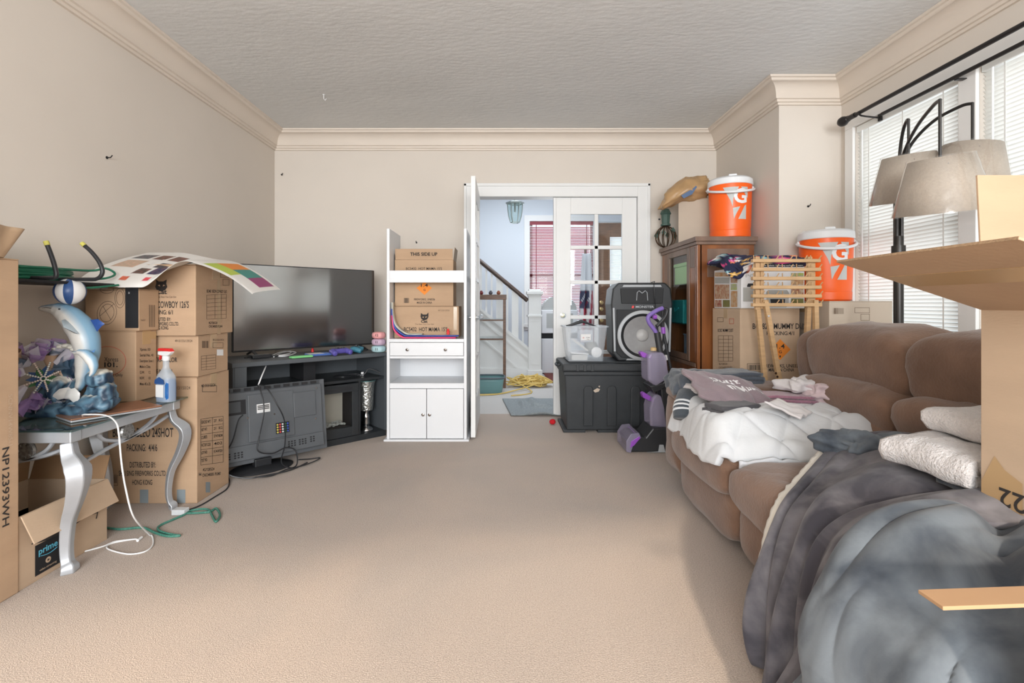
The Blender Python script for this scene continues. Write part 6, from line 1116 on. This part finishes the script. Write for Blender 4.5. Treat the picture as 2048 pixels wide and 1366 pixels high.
# ---------------------------------------------------------------- grey fleece and slate comforter at the near end
def velour(name, a, c, c3):
    m = mat(name, a, .75, var=.5, vs=6.5, col2=c, bump=.10, bs=60, spec=.15, sheen=.12); m.node_tree.nodes['Noise Texture'].inputs['Distortion'].default_value = .5; r_ = [n for n in m.node_tree.nodes if n.type == 'VALTORGB'][0].color_ramp; r_.elements[0].position = .36; r_.elements[1].position = .62; return m
velour('fleece_grey', (.20, .19, .205), (.06, .057, .07), None); velour('velvet_slate', (.15, .172, .195), (.048, .058, .075), None); fabric('sherpa', (.74, .70, .62), (.66, .62, .55), .4, 60, .6)
B0 = [(1.62, 1.86, .53), (1.42, 1.84, .55), (1.22, 1.78, .53), (1.04, 1.66, .47), (.92, 1.56, .43), (.855, 1.52, .36), (.80, 1.48, .24), (.755, 1.44, .11), (.73, 1.41, .02)]
B1 = [(1.62, 1.02, .55), (1.42, 1.02, .55), (1.20, 1.03, .55), (1.02, 1.04, .545), (.88, 1.06, .51), (.79, 1.08, .44), (.725, 1.11, .29), (.685, 1.13, .13), (.665, 1.15, .015)]
S0, S1 = smoothpath(B0, 12), smoothpath(B1, 12); nS = len(S0)
def fb(u, v):
    k = v*(nS-1); i = min(int(k), nS-2); a = S0[i].lerp(S0[i+1], k-i); c = S1[i].lerp(S1[i+1], k-i); p = a.lerp(c, u)
    p.z += .05*math.sin(PI*u)*(1-v)*.5
    dn = Vector((-sstep(.35, .75, v), 0, 1-sstep(.35, .8, v)*.9)).normalized(); s = u+.22*(1-v)*nz(u*2, v*2)
    amp = (.017+.055*sstep(.3, .9, v))*sstep(0, .06, u)
    f_ = abs(nz(s*4.2+2.3, v*1.2))*1.9-.35+.22*nz(s*11, v*2.5+4); p += dn*(amp*f_*1.75)+dn*.03*max(0, nz(u*3+v*3, v*4-u*2))*(1-v)
    p.z = max(p.z, .012); return p
t = thing('fleece_blanket', 'grey fleece blanket with cream sherpa underside draped over the sofa front', 'blanket', (1.0, 1.35, .0)); b = MB(); b.grid(fb, 170, 150); b.build('fleece', 'fleece_grey', t, smooth=180, solid=.016, world=True)
b = MB(); b.grid(lambda u, v: fb(.002, lerp(.02, .98, v))+Vector((-.002, lerp(-.02, .040+.012*nz(v*40, 1), u), -.012)), 6, 120); b.build('sherpa_edge', 'sherpa', t, smooth=180, solid=.014, world=True)
lump('blanket_roll', 'crumpled corner of blue grey blanket bunched on the sofa seat', 'blanket', 'velvet_slate', (1.30, 1.72, .535), (.16, .075, .05), 21, amp=.5, f=13)
def hp(u, v):                                                    # puffy quilted heap: u across from room side to window, v from far to near
    a = u*1.15; y = lerp(1.12, .70, v)
    P = hpp; k = u*(len(P)-1); i = min(int(k), len(P)-2); q = P[i].lerp(P[i+1], k-i); ed = 1-v
    bul = math.sin(PI*min(1, v*1.0))**.5; x = q.x-.035*bul*(1-sstep(.3, .6, u)); z = q.z*(1-.12*sstep(.75, 1, v))
    z -= .05*(1-sstep(0, .12, v)); seam = abs(((u*2.2+v*.7)) % 1-.5); puff = .045*sstep(0, .16, seam)
    d = Vector((-(1-sstep(.35, .6, u)), 0, sstep(.2, .5, u))).normalized(); p = Vector((x, y, z))+d*(puff+.022*nz(u*3+5, v*2.2)+.030*abs(nz(u*5+v*3+1, v*4-u*1.5))+.004*nz(u*9, v*7)); p.z = max(p.z, .012); return p
hpp = smoothpath([(.69, 0, .012), (.70, 0, .12), (.725, 0, .27), (.78, 0, .42), (.87, 0, .52), (.98, 0, .545), (1.10, 0, .52), (1.2, 0, .495), (1.45, 0, .49), (1.72, 0, .49)], 8)
heap('comforter', 'slate blue velvet comforter heaped over the near sofa arm', 'comforter', 'velvet_slate', hp, 140, 110, .02)
# ---------------------------------------------------------------- towels, open cartons at the right
fabric('terry', (.70, .655, .635), (.62, .575, .56), .7, 140, .9, 30)
folded('bath_towel', 'thick pale bath towel folded on the grey fleece, lower of two', 'towel', 'terry', (1.27, 1.31, .586), .1+PI, .28, .24, 2, .043, 31); folded('bath_towel', 'pale bath towel rolled on top of the folded one', 'towel', 'terry', (1.35, 1.33, .674), .1+PI, .20, .2, 2, .038, 37)
mat('corrugate', (.40, .26, .15), .9, var=.4, vs=200)
t = thing('open_carton', 'open cardboard carton with raised flaps standing on the near sofa end', 'box', (1.345, .95, .575)); w_, d_, h_ = .43, .41, .455; th = .005
MB().box(-w_/2, w_/2, -d_/2, d_/2, .001, .006).build('bottom', 'cardboard_pale', t)
for a_ in ((-w_/2, -w_/2+th, -d_/2, d_/2), (w_/2-th, w_/2, -d_/2, d_/2), (-w_/2+th, w_/2-th, -d_/2, -d_/2+th), (-w_/2+th, w_/2-th, d_/2-th, d_/2)): MB().box(*a_, .006, h_).build('side', 'cardboard_pale', t, bevel=.001)
f1 = flap(t, (-w_/2+.001, 0, h_), (0, -1, 0), (-.35, 0, .115), d_-.004, .36, 'cardboard'); 
MB().box(-(d_-.004)/2, (d_-.004)/2, .36, .3612, -.0026, .0026, face_M((-w_/2+.001, 0, h_), (0, -1, 0), (-.35, 0, .115))).build('cut_edge', 'corrugate', t); MB().box(-(d_-.02)/2, (d_-.02)/2, .18, .25, -.0036, -.0026, face_M((-w_/2+.001, 0, h_), (0, -1, 0), (-.35, 0, .115))).build('packing_tape', 'tape_amber', t); MB().box(-(d_-.02)/2, (d_-.02)/2, .18, .25, .0026, .0036, face_M((-w_/2+.001, 0, h_), (0, -1, 0), (-.35, 0, .115))).build('packing_tape', 'tape_amber', t)
flap(t, (0, d_/2-.003, h_), (1, 0, 0), (0, .05, 1), w_-.004, .32, 'cardboard'); flap(t, (w_/2, 0, h_), (0, 1, 0), (.8, 0, -.3), d_-.01, .2, 'cardboard'); flap(t, (0, -d_/2, h_), (1, 0, 0), (0, -.3, -.9), w_-.01, .2, 'cardboard')
p_ = Pr(t, 'X', 1.13, .0012); p_.poly([(1962, 1018), (1964, 960), (1990, 912), (2010, 940), (2046, 968), (2046, 1030), (2000, 1026)]); p_.done('tape_amber', 'repair_tape'); write(t, '22', (-w_/2-.0024, .133, .034), (0, 1, 0), (0, 0, -1), .058, bold=.012, name='lettering')
t = thing('open_carton', 'cardboard carton on the floor beside the sofa with one flap folded out', 'box', (.93, .47, 0)); w_, d_, h_ = .42, .36, .68
MB().box(-w_/2, w_/2, -d_/2, d_/2, .001, .006).build('bottom', 'cardboard_pale', t)
for a_ in ((-w_/2, -w_/2+th, -d_/2, d_/2), (w_/2-th, w_/2, -d_/2, d_/2), (-w_/2+th, w_/2-th, -d_/2, -d_/2+th), (-w_/2+th, w_/2-th, d_/2-th, d_/2)): MB().box(*a_, .006, h_).build('side', 'cardboard_pale', t, bevel=.001)
flap(t, (-w_/2+.001, d_/2-.037, h_-.003), (0, -1, 0), (-.17, 0, -.006), .036, .185, 'cardboard_dark', 'torn_flap')
flap(t, (0, d_/2-.003, h_), (1, 0, 0), (0, .02, -1), w_-.01, .12, 'cardboard')

folded('folded_denim', 'grey worn denim folded under the bath towels', 'jeans', 'slate', (1.24, 1.22, .572), .1, .20, .16, 1, .014, 41)
mat('magenta', (.55, .06, .45), .4); hp_ = [at(1640, 934, 1.80), at(1652, 938, 1.79), at(1668, 942, 1.785), at(1690, 940, 1.80)]
tag(MB().tube([(p.x, p.y, max(p.z, .447)) for p in hp_], .0045, 6).build('clothes_hanger', 'magenta', smooth=60), 'magenta plastic hanger bar poking out from under the grey fleece', 'hanger')
